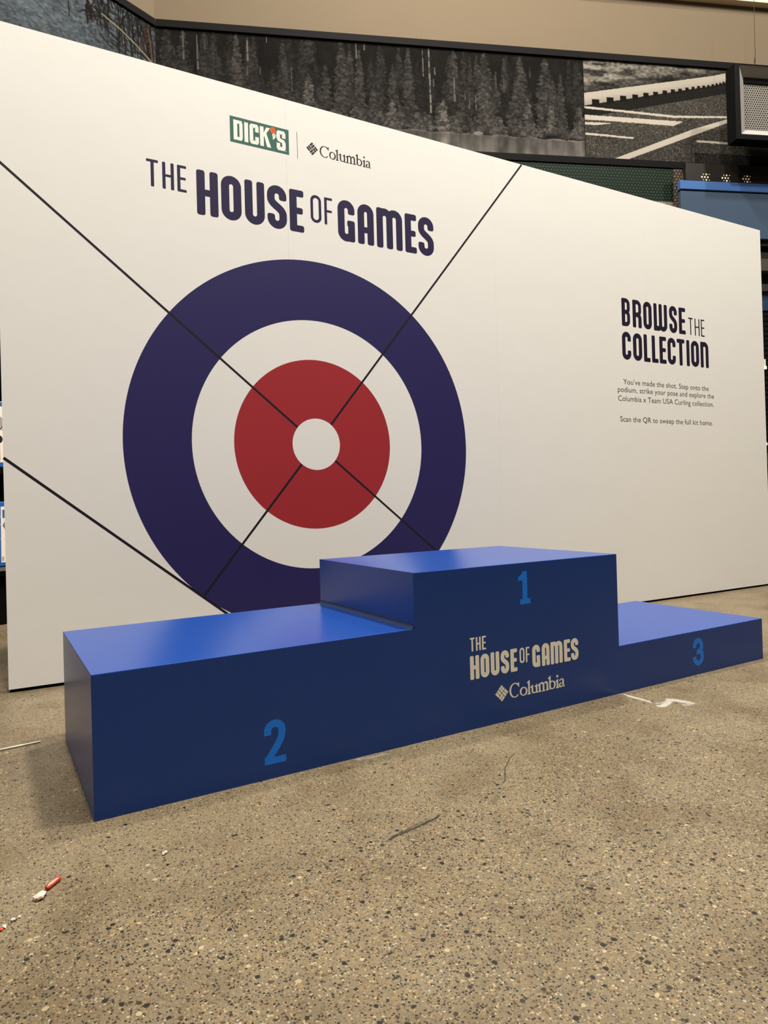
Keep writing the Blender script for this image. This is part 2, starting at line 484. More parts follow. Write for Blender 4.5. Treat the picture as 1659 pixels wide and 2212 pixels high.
# ------------------------------------------------------------------ back walls, ceiling
CX, CY = 1.1522, 4.3510
BA = math.radians(-21.5); LA = math.radians(23.5)
CEIL = 5.395
bwall = struct(MB().quadbox(0, 9.5, 0, 0.15, 0, 8.6).build('wall_back', M['beige'])); bwall.location = (CX, CY, 0); bwall.rotation_euler = (0, 0, BA)
lwall = struct(MB().quadbox(-6.5, 0, 0, 0.15, 0, 8.6).build('wall_left', M['beige'])); lwall.location = (CX, CY, 0); lwall.rotation_euler = (0, 0, LA)
cei = struct(MB().quadbox(-9, 13, -9, 9, 8.6, 8.7).build('ceiling', M['ceil']))
so = struct(MB().quadbox(0.2, 9.5, -0.07, 0.15, CEIL, CEIL+0.12).build('trim_5', M['ceil'])); so.location = (CX, CY, 0); so.rotation_euler = (0, 0, BA)
so = struct(MB().quadbox(-6.5, -0.2, -0.07, 0.15, CEIL, CEIL+0.12).build('trim_6', M['ceil'])); so.location = (CX, CY, 0); so.rotation_euler = (0, 0, LA)

def frame_b(name): return empty(name, (CX, CY, 0), BA)      # local x along the back wall, local -y into the room
def frame_l(name): return empty(name, (CX, CY, 0), LA)

def at_wall(o, rz):
    o.location = (CX, CY, 0); o.rotation_euler = (0, 0, rz); return o
k = math.tan(math.radians(22.5))
def trim(name, u0, u1, z0, z1, d, rz):
    o = MB().quadbox(u0, u1, -d, 0, z0, z1).build(name, M['trim'], None, bevel=0.004)
    return struct(at_wall(o, rz))
trim('trim_1', 0.012, 9.4, 4.748, 4.812, 0.03, BA)
trim('trim_2', 0.012, 9.4, 3.752, 3.818, 0.03, BA)
trim('trim_3', -6.4, -0.012, 4.748, 4.812, 0.03, LA)
trim('trim_4', -6.4, -0.012, 3.752, 3.818, 0.03, LA)

# ---- photo murals: the printed picture is the mural's own colour
def vnoise(rng, shape, cells):
    """smooth value noise, shape (rows, cols), cells (rows, cols)"""
    g = rng.random((cells[0]+2, cells[1]+2))
    y = np.linspace(0, cells[0], shape[0]); x = np.linspace(0, cells[1], shape[1])
    yi = y.astype(int); xi = x.astype(int)
    fy = (y-yi)[:, None]; fx = (x-xi)[None, :]
    fy = fy*fy*(3-2*fy); fx = fx*fx*(3-2*fx)
    a = g[yi][:, xi]; b_ = g[yi][:, xi+1]; c = g[yi+1][:, xi]; d = g[yi+1][:, xi+1]
    return (a*(1-fx)+b_*fx)*(1-fy) + (c*(1-fx)+d*fx)*fy

def picture_mat(name):
    m = bpy.data.materials.new(name); m.use_nodes = True
    nt = m.node_tree
    at = nt.nodes.new('ShaderNodeAttribute'); at.attribute_name = 'picture'
    b = nt.nodes['Principled BSDF']
    nt.links.new(at.outputs['Color'], b.inputs['Base Color'])
    b.inputs['Roughness'].default_value = 0.9; b.inputs['Specular IOR Level'].default_value = 0.04
    return m

def mural(name, u0, u1, z0, z1, img, rz, gain=1.0):
    """img: rows (top first) x cols x 3 in display values 0..255"""
    n, w = img.shape[:2]
    s = np.clip(img/255.0, 0, 1)
    l = np.where(s <= 0.04045, s/12.92, ((s+0.055)/1.055)**2.4) * gain
    uu, zz = np.meshgrid(np.linspace(u0, u1, w), np.linspace(z1, z0, n))
    co = np.stack([uu, np.full_like(uu, -0.012), zz], -1).reshape(-1, 3)
    idx = np.arange(n*w).reshape(n, w)
    q = np.stack([idx[1:, :-1], idx[1:, 1:], idx[:-1, 1:], idx[:-1, :-1]], -1).reshape(-1, 4)
    # thin board behind the print
    b0 = len(co)
    cor = [(u0, -0.012, z0), (u1, -0.012, z0), (u1, -0.012, z1), (u0, -0.012, z1), (u0, 0, z0), (u1, 0, z0), (u1, 0, z1), (u0, 0, z1)]
    co = np.vstack([co, np.array(cor)])
    ed = [(0, 4, 5, 1), (1, 5, 6, 2), (2, 6, 7, 3), (3, 7, 4, 0), (4, 7, 6, 5)]
    q = np.vstack([q, np.array(ed)+b0])
    me = bpy.data.meshes.new(name)
    me.vertices.add(len(co)); me.vertices.foreach_set('co', co.astype(np.float32).ravel())
    me.loops.add(q.size); me.loops.foreach_set('vertex_index', q.astype(np.int32).ravel())
    me.polygons.add(len(q)); me.polygons.foreach_set('loop_start', (np.arange(len(q))*4).astype(np.int32))
    me.update(calc_edges=True)
    ca = me.color_attributes.new('picture', 'FLOAT_COLOR', 'POINT')
    rgba = np.ones((len(co), 4), np.float32); rgba[:b0, :3] = l.reshape(-1, 3); rgba[b0:, :3] = 0.02
    ca.data.foreach_set('color', rgba.ravel())
    return at_wall(link(name, me, picture_mat(name+'_print')), rz)

def forest():
    u0, u1, z0, z1 = 0.006, 3.882, 3.818, 4.748
    w, n = 960, 230
    rng = np.random.default_rng(5)
    U_, Z_ = np.meshgrid(np.linspace(u0, u1, w), np.linspace(z1, z0, n))
    img = 22 + 9*vnoise(rng, (n, w), (14, 70)) + 5*vnoise(rng, (n, w), (60, 260))
    tex = 0.50*vnoise(rng, (n, w), (40, 150)) + 0.32*vnoise(rng, (n, w), (83, 310)) + 0.18*vnoise(rng, (n, w), (160, 600)); tex = np.clip((tex-0.5)*1.5+0.5, 0, 1); tex2 = vnoise(rng, (n, w), (26, 110)); fine = vnoise(rng, (n, w), (110, 420))
    lj = vnoise(rng, (n, w), (40, 60)); rj = vnoise(rng, (n, w), (40, 60)); edge = 0.6*vnoise(rng, (n, w), (70, 260)) + 0.4*vnoise(rng, (n, w), (150, 560)); cl = vnoise(rng, (n, w), (11, 36))
    T = list(TREES)
    for k in range(34):      # dim trees standing deeper in the forest
        T.append((rng.uniform(0, 3.88), rng.uniform(4.45, 4.80), rng.uniform(4.05, 4.3), rng.uniform(0.05, 0.10), rng.uniform(34, 44)))
    for k in range(30):      # shore bushes
        x = rng.uniform(1.2, 3.88); T.append((x, rng.uniform(4.06, 4.17), 3.985, rng.uniform(0.04, 0.075), rng.uniform(56, 88)))
    order = sorted(range(len(T)), key=lambda i: T[i][4] + (8 if T[i][2] < 4.05 else 0))
    for i in order:
        ax, az, bz, hw, br = T[i]
        hgt = az-bz
        tall = hgt > 0.24
        d = (az-Z_)/max(hgt, 1e-3)
        prof = np.clip(d, 0, 1)**(0.62 if tall else 0.40)
        off = (i*37) % n
        L_ = np.roll(lj, off, 0); R_ = np.roll(rj, off*2, 0)
        side = np.where(U_ < ax, L_, R_)
        half = hw*1.12*(0.06+0.98*prof)*(0.55+0.62*side+0.40*(edge-0.35))
        br_ = np.sin(2*math.pi*((az-Z_)-0.45*np.abs(U_-ax))*(24+(i % 7)) + 7*np.roll(tex2, off, 1))
        half = half*(1+0.13*br_)
        m = np.clip((half-np.abs(U_-ax))/0.006, 0, 1)*(d > 0)*np.clip((1.05-d)/0.12, 0, 1)
        rel = np.clip(np.abs(U_-ax)/np.maximum(half, 1e-3), 0, 1)
        clump = np.clip((np.roll(tex, off, 1)-0.30)/0.45, 0, 1)
        val = 25 + (br-20)*(0.50+0.62*clump)*(0.80+0.36*np.roll(tex2, off, 0)) + 10*(fine-0.5) - 5*rel + (br-20)*0.11*br_
        hole = np.clip((np.roll(cl, off, 1)-0.05)/0.12, 0.6, 1)
        a = m*hole*0.93
        img = img*(1-a) + val*a
    for x, za, zb, wd, br in SNAGS:
        drift = x + (za-Z_)*0.012
        ww = wd*0.5*(0.6+0.5*np.clip((za-Z_)/max(za-zb, 1e-3), 0, 1))
        mask = (np.abs(U_-drift) < ww) & (Z_ < za) & (Z_ > zb)
        brk = 0.45+0.55*(vnoise(rng, (n, w), (40, 4)) > 0.28)
        img = np.where(mask, img*(1-0.8*brk)+br*0.95*0.8*brk, img)
    # water
    shore = 3.988 - 0.012*(U_-2.4) + 0.004*np.sin(U_*23)
    cols = vnoise(rng, (1, w), (1, 60))[0]; cols2 = vnoise(rng, (1, w), (1, 180))[0]
    mirror = np.zeros_like(img)
    zrow = np.linspace(z1, z0, n)
    for r in range(n):
        zz = 2*3.985-zrow[r]
        k2 = int(np.clip((z1-(zz+0.02))/(z1-z0)*(n-1), 0, n-1))
        k3 = max(0, k2-14)
        mirror[r] = img[k3:k2+1].mean(0)
    kern = np.ones(9)/9
    mirror = np.apply_along_axis(lambda a: np.convolve(a, kern, 'same'), 1, mirror)
    wat = 24 + mirror*0.8 + 34*(cols[None, :]-0.35) + 10*cols2[None, :] + np.clip((3.96-Z_)/0.12, 0, 1)*26
    img = np.where(Z_ < shore, wat, img)
    ln_ = np.exp(-((Z_-shore)/0.006)**2)*(vnoise(rng, (n, w), (2, 70)) > 0.45)*34
    img = img+ln_
    rock = ((U_-3.0)/0.045)**2 + ((Z_-3.985)/0.02)**2 < 1
    rk = ((U_-2.845)/0.045)**2 + ((Z_-3.992)/0.018)**2 < 1
    img = np.where(rk, 118+20*tex, img)
    for (a, b_) in ((3.55, 3.68), (3.71, 3.83)):
        img = np.where((U_ > a) & (U_ < b_) & (np.abs(Z_-(3.972-0.02*(U_-3.6))) < 0.004), 128, img)
    img = np.clip(img, 14, 200)
    rgb = np.stack([img*1.03, img*0.985, img*0.95], -1)
    return u0, u1, z0, z1, rgb

TREES = [(1.453,4.532,4.131,.062,60),(1.598,4.759,4.1,.085,66),(1.675,4.742,4.182,.055,56),(1.759,4.686,4.071,.062,64),(1.949,4.762,4.355,.063,46),(2.062,4.575,4.206,.056,58),(2.206,4.754,4.018,.071,60),(2.122,4.736,4.366,.056,48),(1.927,4.526,4.12,.071,50),(1.875,4.351,4.039,.055,66),(1.305,4.438,4.161,.058,96),(1.394,4.336,4.128,.046,54),(1.313,4.753,4.53,.069,52),(1.252,4.757,4.157,.061,46),(1.867,4.623,4.272,.047,48),(2.045,4.245,4.002,.072,88),(2.116,4.225,3.998,.048,78),(2.196,4.254,4.01,.064,62),(2.362,4.161,4.004,.081,56),(2.478,4.271,4.01,.049,66),(1.559,4.176,4.021,.093,70),(1.807,4.152,3.997,.11,64),(2.627,4.743,4.277,.078,62),(2.723,4.742,4.283,.053,46),(2.782,4.695,4.177,.044,50),(2.915,4.747,3.997,.106,68),(2.844,4.716,4.418,.044,54),(3.108,4.709,4.384,.045,56),(3.025,4.575,4.208,.044,60),(3.26,4.737,4.204,.09,62),(3.206,4.408,3.987,.098,66),(3.502,4.72,4.201,.1,66),(3.652,4.592,3.985,.064,68),(3.329,4.347,3.986,.067,86),(3.453,4.294,3.992,.054,72),(3.552,4.292,4.015,.064,90),(3.822,4.742,4.255,.074,50),(3.835,4.291,3.986,.083,84),(3.578,4.535,4.12,.073,64),(2.519,4.28,3.985,.069,98),(2.701,4.291,3.978,.096,60),(2.939,4.374,3.99,.115,76),(3.047,4.159,3.979,.062,90),(3.232,4.084,3.981,.053,80),(2.541,4.45,4.146,.061,44),(.101,4.772,4.317,.079,60),(.148,4.619,4.1,.073,54),(.231,4.775,4.325,.065,56),(.419,4.767,4.338,.066,52),(.492,4.765,4.267,.073,50),(.684,4.765,4.279,.059,76),(.786,4.696,4.21,.067,54),(.831,4.745,4.213,.059,50),(1.086,4.749,4.191,.068,54),(1.097,4.574,4.153,.083,60),(.988,4.452,4.147,.083,52),(.516,4.556,4.2,.088,52),(.69,4.432,4.2,.067,58),(.29,4.5,4.1,.07,48),(.62,4.55,4.1,.07,46),(.9,4.4,4.05,.08,50),(1.2,4.35,4.05,.07,56),(.4,4.4,4.05,.08,52),(3.74,4.74,4.3,.05,42)]
SNAGS = [(1.734,4.754,4.598,.012,130),(1.809,4.752,4.681,.012,120),(2.34,4.74,4.483,.013,120),(2.398,4.744,4.155,.016,150),(2.45,4.57,4.498,.011,130),(2.437,4.466,4.395,.01,120),(2.048,4.253,4.127,.012,110),(2.628,4.49,4.269,.016,120),(2.729,4.378,4.293,.01,100),(2.766,4.355,4.21,.01,110),(2.829,4.346,4.201,.011,120),(3.101,4.538,4.384,.01,90),(3.356,4.641,4.537,.01,80),(3.575,4.293,4.163,.012,100),(3.023,4.533,4.413,.012,85),(.234,4.768,4.49,.016,110),(.351,4.709,4.408,.016,120),(.417,4.677,4.586,.01,90),(.777,4.719,4.513,.016,135),(.772,4.468,4.377,.012,100),(.945,4.754,4.685,.01,110),(1.155,4.494,4.272,.012,100),(.884,4.468,4.399,.01,100)]

def inpoly(U_, Z_, pts):
    r = np.zeros(U_.shape, bool)
    j = len(pts)-1
    for i in range(len(pts)):
        xi, zi = pts[i]; xj, zj = pts[j]
        c = ((zi > Z_) != (zj > Z_)) & (U_ < (xj-xi)*(Z_-zi)/((zj-zi) if abs(zj-zi) > 1e-9 else 1e-9)+xi)
        r ^= c; j = i
    return r

def road():
    u0, u1, z0, z1 = 3.886, 7.4, 3.818, 4.748
    w, n = 900, 240
    rng = np.random.default_rng(11)
    U_, Z_ = np.meshgrid(np.linspace(u0, u1, w), np.linspace(z1, z0, n))
    jit = (vnoise(rng, (n, w), (120, 300))-0.5)*0.006
    UU = U_+jit; ZZ = Z_+jit*0.6
    sp = vnoise(rng, (n, w), (150, 520)); sp2 = vnoise(rng, (n, w), (100, 300)); lo = vnoise(rng, (n, w), (5, 14))
    img = 60 + 16*lo + 34*(sp-0.5) + 26*(sp2-0.5)
    img = img + (sp > 0.80)*34
    # dry grass bank
    gt = vnoise(rng, (n, w), (70, 130)); g2 = vnoise(rng, (n, w), (26, 24))
    grass = 112 + 80*(gt-0.5) + 70*(g2-0.5)
    grass = np.where(g2 < 0.25, 38+40*gt, grass)
    rail_t = lambda u: 4.432 + (u-3.9)*0.187 + np.maximum(0, u-5.2)*0.05
    rail_b = lambda u: 4.315 + (u-3.9)*0.2025 + np.maximum(0, u-5.2)*0.07
    bank = np.clip((rail_t(U_)-Z_+0.10)/0.10, 0, 1)
    grass = grass*(1-bank*0.62) + 10*bank
    img = np.where(ZZ > rail_t(U_), grass, img)
    shadow_b = lambda u: 4.20 + (u-3.9)*0.215
    img = np.where((ZZ < rail_b(U_)) & (ZZ > shadow_b(U_)), 30+10*sp, img)
    rail = (ZZ < rail_t(U_)) & (ZZ > rail_b(U_))
    img = np.where(rail, 186-22*np.clip((rail_t(U_)-0.045-Z_)/0.05, 0, 1)+6*lo, img)
    # feet under the rail
    u = 4.0; st = 0.15
    while u < 6.6:
        s = max(0.25, 1-(u-3.95)/1.7)
        zb = rail_b(u)
        m = (np.abs(U_-u) < 0.035*s+0.004) & (Z_ < zb+0.035*s+0.006) & (Z_ > zb-0.02)
        img = np.where(m, 26, img)
        u += st*max(0.22, 1-(u-3.95)/1.75)
    P = lambda *q: inpoly(UU, ZZ, q)
    wh = 196+10*lo
    # painted markings
    img = np.where(P((3.88,4.305),(4.8,4.268),(5.43,4.296),(5.43,4.280),(4.8,4.246),(3.88,4.285)), wh, img)
    img = np.where(P((3.88,4.224),(4.895,4.215),(4.79,4.168),(4.06,4.180),(3.88,4.176)), wh, img)
    img = np.where(P((3.88,4.156),(4.16,4.158),(4.02,4.134),(3.88,4.132)), wh, img)
    img = np.where(P((3.88,4.056),(4.385,4.036),(4.36,4.020),(3.88,4.036)), wh, img)
    img = np.where(P((4.15,3.815),(4.29,3.815),(5.60,4.322),(5.55,4.326),(5.0,4.150)), wh, img)
    img = np.where(P((5.02,4.044),(5.9,4.028),(5.9,4.008),(5.03,4.024)), wh, img)
    img = np.where((Z_ < 3.92) & (U_ > 5.0), img*0.62, img)
    img = np.clip(img, 16, 225)
    return u0, u1, z0, z1, np.stack([img*1.03, img*0.985, img*0.92], -1)

def reeds():
    u0, u1, z0, z1 = -3.4, -0.006, 3.818, 4.748
    w, n = 850, 240
    rng = np.random.default_rng(3)
    U_, Z_ = np.meshgrid(np.linspace(u0, u1, w), np.linspace(z1, z0, n))
    rip = vnoise(rng, (n, w), (110, 190)); rip2 = vnoise(rng, (n, w), (55, 80)); lo = vnoise(rng, (n, w), (5, 16))
    base = 100 + 44*(rip-0.5) + 24*(rip2-0.5) + 22*(lo-0.5)
    dens = np.clip((U_+1.05)/0.45, 0, 1)*np.clip((Z_-4.25)/0.3, 0, 1)
    base = base - 30*dens*(vnoise(rng, (n, w), (50, 160)) > 0.42)
    rgb = np.stack([base*0.90, base*0.98, base*1.05], -1)
    def line(pts, wd, c, a=0.9):
        m = np.zeros(U_.shape)
        for (x0, q0), (x1, q1) in zip(pts[:-1], pts[1:]):
            dx, dz = x1-x0, q1-q0; l2 = dx*dx+dz*dz+1e-9
            t = np.clip(((U_-x0)*dx+(Z_-q0)*dz)/l2, 0, 1)
            d = np.hypot(U_-x0-t*dx, Z_-q0-t*dz)
            m = np.maximum(m, np.clip((wd-d)/(wd*0.5)+0.5, 0, 1))
        m = (m*a)[..., None]
        return rgb*(1-m) + np.array(c)*m
    for i in range(62):
        x = -0.02-abs(rng.normal(0, 0.30)); zt = 4.78-abs(rng.normal(0, 0.10)); ln2 = rng.uniform(0.08, 0.42)
        dx = rng.normal(0.02, 0.05)
        rgb = line([(x, zt), (x+dx*0.5+rng.normal(0, .01), zt-ln2*0.5), (x+dx, zt-ln2)], rng.uniform(0.0025, 0.0055), (30, 27, 25), 0.85)
    for i in range(34):
        x = rng.uniform(-0.62, -0.05); zt = rng.uniform(4.38, 4.76)
        rgb = line([(x, zt), (x+0.08, zt-0.02+rng.normal(0, .02)), (x+rng.uniform(.1, .2), zt-rng.uniform(0.0, 0.07))], rng.uniform(0.003, 0.008), (38, 36, 34), 0.7)
    for i in range(60):
        x = rng.uniform(-0.64, -0.42); zt = rng.uniform(4.5, 4.78)
        rgb = line([(x, zt), (x+rng.normal(0, .03), zt-rng.uniform(.02, .09))], rng.uniform(0.004, 0.009), (34, 28, 25), 0.75)
    rgb = line([(-0.115, 4.72), (-0.10, 4.62), (-0.13, 4.53), (-0.12, 4.48)], 0.018, (58, 40, 34), 0.7)
    rgb = line([(-0.075, 4.70), (-0.05, 4.56), (-0.04, 4.44)], 0.007, (112, 78, 44), 0.8)
    rgb = line([(-0.50, 4.585), (-0.34, 4.55), (-0.2, 4.50), (-0.1, 4.455), (-0.02, 4.40)], 0.006, (160, 152, 120), 0.9)
    rgb = line([(-0.11, 4.46), (-0.04, 4.43), (-0.015, 4.40)], 0.004, (150, 140, 112), 0.9)
    return u0, u1, z0, z1, np.clip(rgb, 15, 210)

MG = 0.47
fu = forest(); o = mural('wall_mural', fu[0], fu[1], fu[2], fu[3], fu[4], BA, MG)
tag(o, 'black and white photo mural of conifer forest above a lake, on the back wall', 'mural')
fu = road(); o = mural('wall_mural', fu[0], fu[1], fu[2], fu[3], fu[4], BA, MG)
tag(o, 'black and white photo mural of a road with white markings and low guard rail', 'mural')
fu = reeds(); o = mural('wall_mural', fu[0], fu[1], fu[2], fu[3], fu[4], LA, MG)
tag(o, 'blue grey photo mural of rippled water and dark reeds on the left wall', 'mural')

# ------------------------------------------------------------------ perforated metal
def perforated(name, base, hole, pitch, rad, rough=0.4, metal=0.0):
    """sheet in the local x-z plane with a staggered grid of round holes"""
    m = bpy.data.materials.new(name); m.use_nodes = True
    nt = m.node_tree; N = nt.nodes.new; L = nt.links.new
    b = nt.nodes['Principled BSDF']
    tc = N('ShaderNodeTexCoord'); sx = N('ShaderNodeSeparateXYZ'); L(tc.outputs['Object'], sx.inputs[0])
    def math_(op, a, v=None, c=None):
        x = N('ShaderNodeMath'); x.operation = op
        for i, q in enumerate((a, v, c)):
            if q is None: continue
            if isinstance(q, (int, float)): x.inputs[i].default_value = q
            else: L(q, x.inputs[i])
        return x.outputs[0]
    def grid(ox, oz):
        fx = math_('SUBTRACT', math_('FRACT', math_('MULTIPLY_ADD', sx.outputs['X'], 1/pitch, ox+100)), 0.5)
        fz = math_('SUBTRACT', math_('FRACT', math_('MULTIPLY_ADD', sx.outputs['Z'], 1/(pitch*1.732), oz+100)), 0.5)
        fz = math_('MULTIPLY', fz, 1.732)
        return math_('SQRT', math_('ADD', math_('MULTIPLY', fx, fx), math_('MULTIPLY', fz, fz)))
    d = math_('MINIMUM', grid(0, 0), grid(0.5, 0.5))
    f = math_('LESS_THAN', d, rad)
    mx = N('ShaderNodeMix'); mx.data_type = 'RGBA'
    mx.inputs['A'].default_value = lin(base)+(1,); mx.inputs['B'].default_value = lin(hole)+(1,)
    L(f, mx.inputs['Factor']); L(mx.outputs['Result'], b.inputs['Base Color'])
    b.inputs['Roughness'].default_value = rough; b.inputs['Metallic'].default_value = metal; b.inputs['Specular IOR Level'].default_value = 0.1
    return m
M['perf_green'] = perforated('green_perforated_metal', (18,27,22), (42,53,45), 0.032, 0.30)
M['perf_grey'] = perforated('grey_perforated_metal', (40,36,33), (84,75,62), 0.032, 0.32)
M['perf_steel'] = perforated('steel_perforated_metal', (125,122,117), (20,18,17), 0.0235, 0.30, 0.35, 0.2)

def bbox(u0, u1, o0, o1, z0, z1): return MB().quadbox(u0, u1, -o1, -o0, z0, z1)   # on the back wall, o = distance out from it

r = frame_b('perforated_panel'); tag(r, 'dark green perforated metal panel under the forest mural', 'panel')
bbox(2.3, 4.785, 0.003, 0.02, 3.425, 3.745).build('sheet', M['perf_green'], r)
bbox(2.3, 4.785, 0.003, 0.03, 3.38, 3.425).build('bottom_rail', mat('pale_rail', (110,103,93), 0.5), r)
r = frame_b('fixture_post'); tag(r, 'grey perforated metal post left of the blue display header', 'post')
bbox(4.712, 4.80, 0.09, 0.115, 0, 3.70).build('post', M['perf_grey'], r, bevel=0.003)

r = frame_b('header_sign'); tag(r, 'slate blue header panel with brighter blue top lip, above the dark display bay', 'sign')
bbox(4.744, 7.2, 0.12, 0.16, 3.047, 3.477).build('face_panel', mat('slate_blue_panel', (0,0,0), 0.8, 0.05, noise=0.05, nscale=2, linear=(0.042, 0.062, 0.100)), r, bevel=0.004)
bbox(4.738, 7.2, 0.12, 0.17, 3.489, 3.571).build('top_lip', mat('bright_blue_metal', (0,0,0), 0.6, 0.1, linear=(0.045, 0.105, 0.28)), r, bevel=0.004)
bbox(4.75, 7.2, 0.118, 0.145, 3.470, 3.495).build('shadow_groove', M['black'], r)
r = frame_b('valance_panel'); tag(r, 'dark bronze perforated valance strip above the blue header', 'panel')
bbox(4.80, 7.2, 0.118, 0.164, 3.576, 3.74).build('strip', mat('bronze_strip', (20,16,12), 0.5), r)
dots = mat('lamp_glow', (215,192,160), 0.5, emit=0.45)
for cu in (4.994, 5.205, 5.420):
    g = MB()
    for i in range(-1, 2):
        for j in range(-1, 2):
            x = cu + i*0.030 + (j % 2)*0.015; z = 3.612 + j*0.026
            rr = 0.0085 if (abs(i)+abs(j) < 2) else 0.0045
            g.poly([(x+rr*math.cos(t*math.pi/6), -0.1645, z+rr*math.sin(t*math.pi/6)) for t in range(12)][::-1])
    g.build('lamp_dots', dots, r)

r = frame_b('display_bay'); tag(r, 'dark slatwall display bay beyond the right end of the white display wall', 'display fixture')
BAYX = 4.9
bbox(BAYX, 7.2, 0.0, 0.05, 0.0, 3.045).build('back_board', mat('bay_black', (7,6,7), 0.5), r)
bbox(BAYX, 7.2, 0.05, 0.13, 2.992, 3.046).build('top_rail', mat('navy_rail', (15,15,20), 0.5), r)
bbox(BAYX, 7.2, 0.05, 0.10, 2.872, 2.943).build('brown_rail', mat('dark_brown_rail', (24,21,18), 0.5), r)
bbox(BAYX, 7.2, 0.05, 0.13, 2.755, 2.868).build('light_rail', mat('taupe_rail', (62,56,52), 0.5), r)
bbox(BAYX, 7.2, 0.05, 0.12, 2.562, 2.629).build('lower_rail', mat('grey_rail', (44,40,36), 0.45), r)
bbox(BAYX, 7.2, 0.05, 0.09, 2.383, 2.560).build('glass_panel', mat('blue_glass_panel', (36,52,76), 0.08, 0.6), r)
sl = MB()
z = 2.375
while z > 0.12:
    sl.quadbox(BAYX, 7.2, -0.08, -0.05, z-0.042, z-0.004); z -= 0.0475
sl.build('slatwall', mat('slat_black', (12,12,14), 0.35), r)
bbox(BAYX, 7.2, 0.05, 0.55, 0.0, 0.12).build('base', M['black'], r, bevel=0.004)
def wall_prop(name, label, cat, u0, u1, o0, o1, z0, z1, m, bevel=0.004):
    o = bbox(u0, u1, o0, o1, z0, z1).build(name, m, None, bevel=bevel)
    return tag(at_wall(o, BA), label, cat)
r = frame_b('price_holder'); tag(r, 'upper white price tag holder on the dark slatwall beside the display wall', 'price tag')
bbox(5.50, 5.626, 0.081, 0.093, 1.842, 1.912).build('card', mat('ivory_card', (205,196,172), 0.5), r)
bbox(5.49, 5.632, 0.081, 0.10, 1.812, 1.845).build('clip', mat('white_clip', (250,250,248), 0.3), r, bevel=0.003)
r = frame_b('price_holder'); tag(r, 'lower white price tag holder just above blue folded clothes', 'price tag')
bbox(5.48, 5.606, 0.081, 0.093, 1.105, 1.137).build('card', bpy.data.materials['ivory_card'], r)
bbox(5.47, 5.614, 0.081, 0.10, 1.078, 1.107).build('clip', bpy.data.materials['white_clip'], r, bevel=0.003)
blue1 = mat('blue_cloth', (34,50,78), 0.8, noise=0.3, nscale=40); blue2 = mat('navy_cloth', (20,28,48), 0.8, noise=0.3, nscale=40)
def folded(label, z0, z1, m):
    g = MB(); n = 4
    for k in range(n):
        a = z0+(z1-z0)*k/n; g.quadbox(5.42+0.004*k, 6.0-0.006*k, -0.36+0.004*k, -0.085, a+0.002, z0+(z1-z0)*(k+1)/n)
    o = g.build('folded_clothes', m, None, bevel=0.008, seg=2)
    return tag(at_wall(o, BA), label, 'clothes', 'folded clothes in the dark display bay')
folded('mid blue folded clothes on the upper shelf of the dark display bay', 0.885, 0.985, blue1)
folded('navy folded clothes on the lower shelf of the dark display bay', 0.745, 0.845, blue2)
r2 = bpy.data.objects['display_bay']
bbox(5.30, 7.1, 0.05, 0.40, 0.865, 0.885).build('shelf', M['black'], r2)
bbox(5.30, 7.1, 0.05, 0.40, 0.725, 0.745).build('shelf', M['black'], r2)

# hanging framed speaker-like sign at the upper right ------------------------------------
r = frame_b('hanging_frame'); tag(r, 'black framed box with perforated steel inside, hung by a wire before the road mural', 'hanging frame')
O1, O0 = 0.44, 0.34
u0, u1, z0, z1 = 5.128, 6.10, 3.833, 4.525
i0, i1, j0, j1 = 5.278, 5.95, 3.970, 4.445
rim = 0.050
def prism(pts_out, pts_in, y_out, y_in, name, m):
    g = MB()
    for k in range(4):
        a, b_ = pts_out[k], pts_out[(k+1) % 4]; c, d = pts_in[(k+1) % 4], pts_in[k]
        g.poly([(a[0], y_out, a[1]), (b_[0], y_out, b_[1]), (c[0], y_in, c[1]), (d[0], y_in, d[1])])
    return g.build(name, m, r)
g = MB()
g.quadbox(u0, u0+rim, -O1, -O0+0.02, z0, z1); g.quadbox(u1-rim, u1, -O1, -O0+0.02, z0, z1)
g.quadbox(u0+rim, u1-rim, -O1, -O0+0.02, z0, z0+rim); g.quadbox(u0+rim, u1-rim, -O1, -O0+0.02, z1-0.012, z1)
g.quadbox(u0+0.01, u1-0.01, -O0+0.02, -O0+0.04, z0+0.01, z1-0.01)
g.build('rim', M['trim'], r, bevel=0.003)
ou = [(u0+rim-.002, z0+rim-.002), (u1-rim+.002, z0+rim-.002), (u1-rim+.002, z1-.012), (u0+rim-.002, z1-.012)]
iu = [(i0, j0), (i1, j0), (i1, j1), (i0, j1)]
prism(ou, iu, -O1+0.004, -O0-0.015, 'reveal', mat('grey_reveal', (142,139,136), 0.6, 0.1))
MB().quadbox(i0-.004, i1+.004, -O0-0.016, -O0+0.02, j0-.004, j1+.004).build('perforated_plate', M['perf_steel'], r)
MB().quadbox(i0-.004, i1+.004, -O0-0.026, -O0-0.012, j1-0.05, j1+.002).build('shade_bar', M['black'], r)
g = MB(); g.tube([(5.372+0.022*math.cos(math.radians(a)), -O1+0.05, z1+0.008+0.022*math.sin(math.radians(a))) for a in range(0, 181, 15)], 0.004, 6)
g.build('hook', mat('dull_steel', (52,46,40), 0.6, 0.1), r, smooth=True)
g = MB(); g.tube([(5.374, -O1+0.05, z1+0.03), (5.372, -O1+0.05, z1+0.06), (5.378, -O1+0.05, z1+0.10), (5.384, -O1+0.05, CEIL)], [0.0028, 0.0034, 0.0028, 0.0018], 6)
g.tube([(5.372, -O1+0.05, z1+0.05), (5.375, -O1+0.05, z1+0.10)], 0.005, 6)
g.build('wire', mat('wire_steel', (48,40,32), 0.8, 0.05), r, smooth=True)

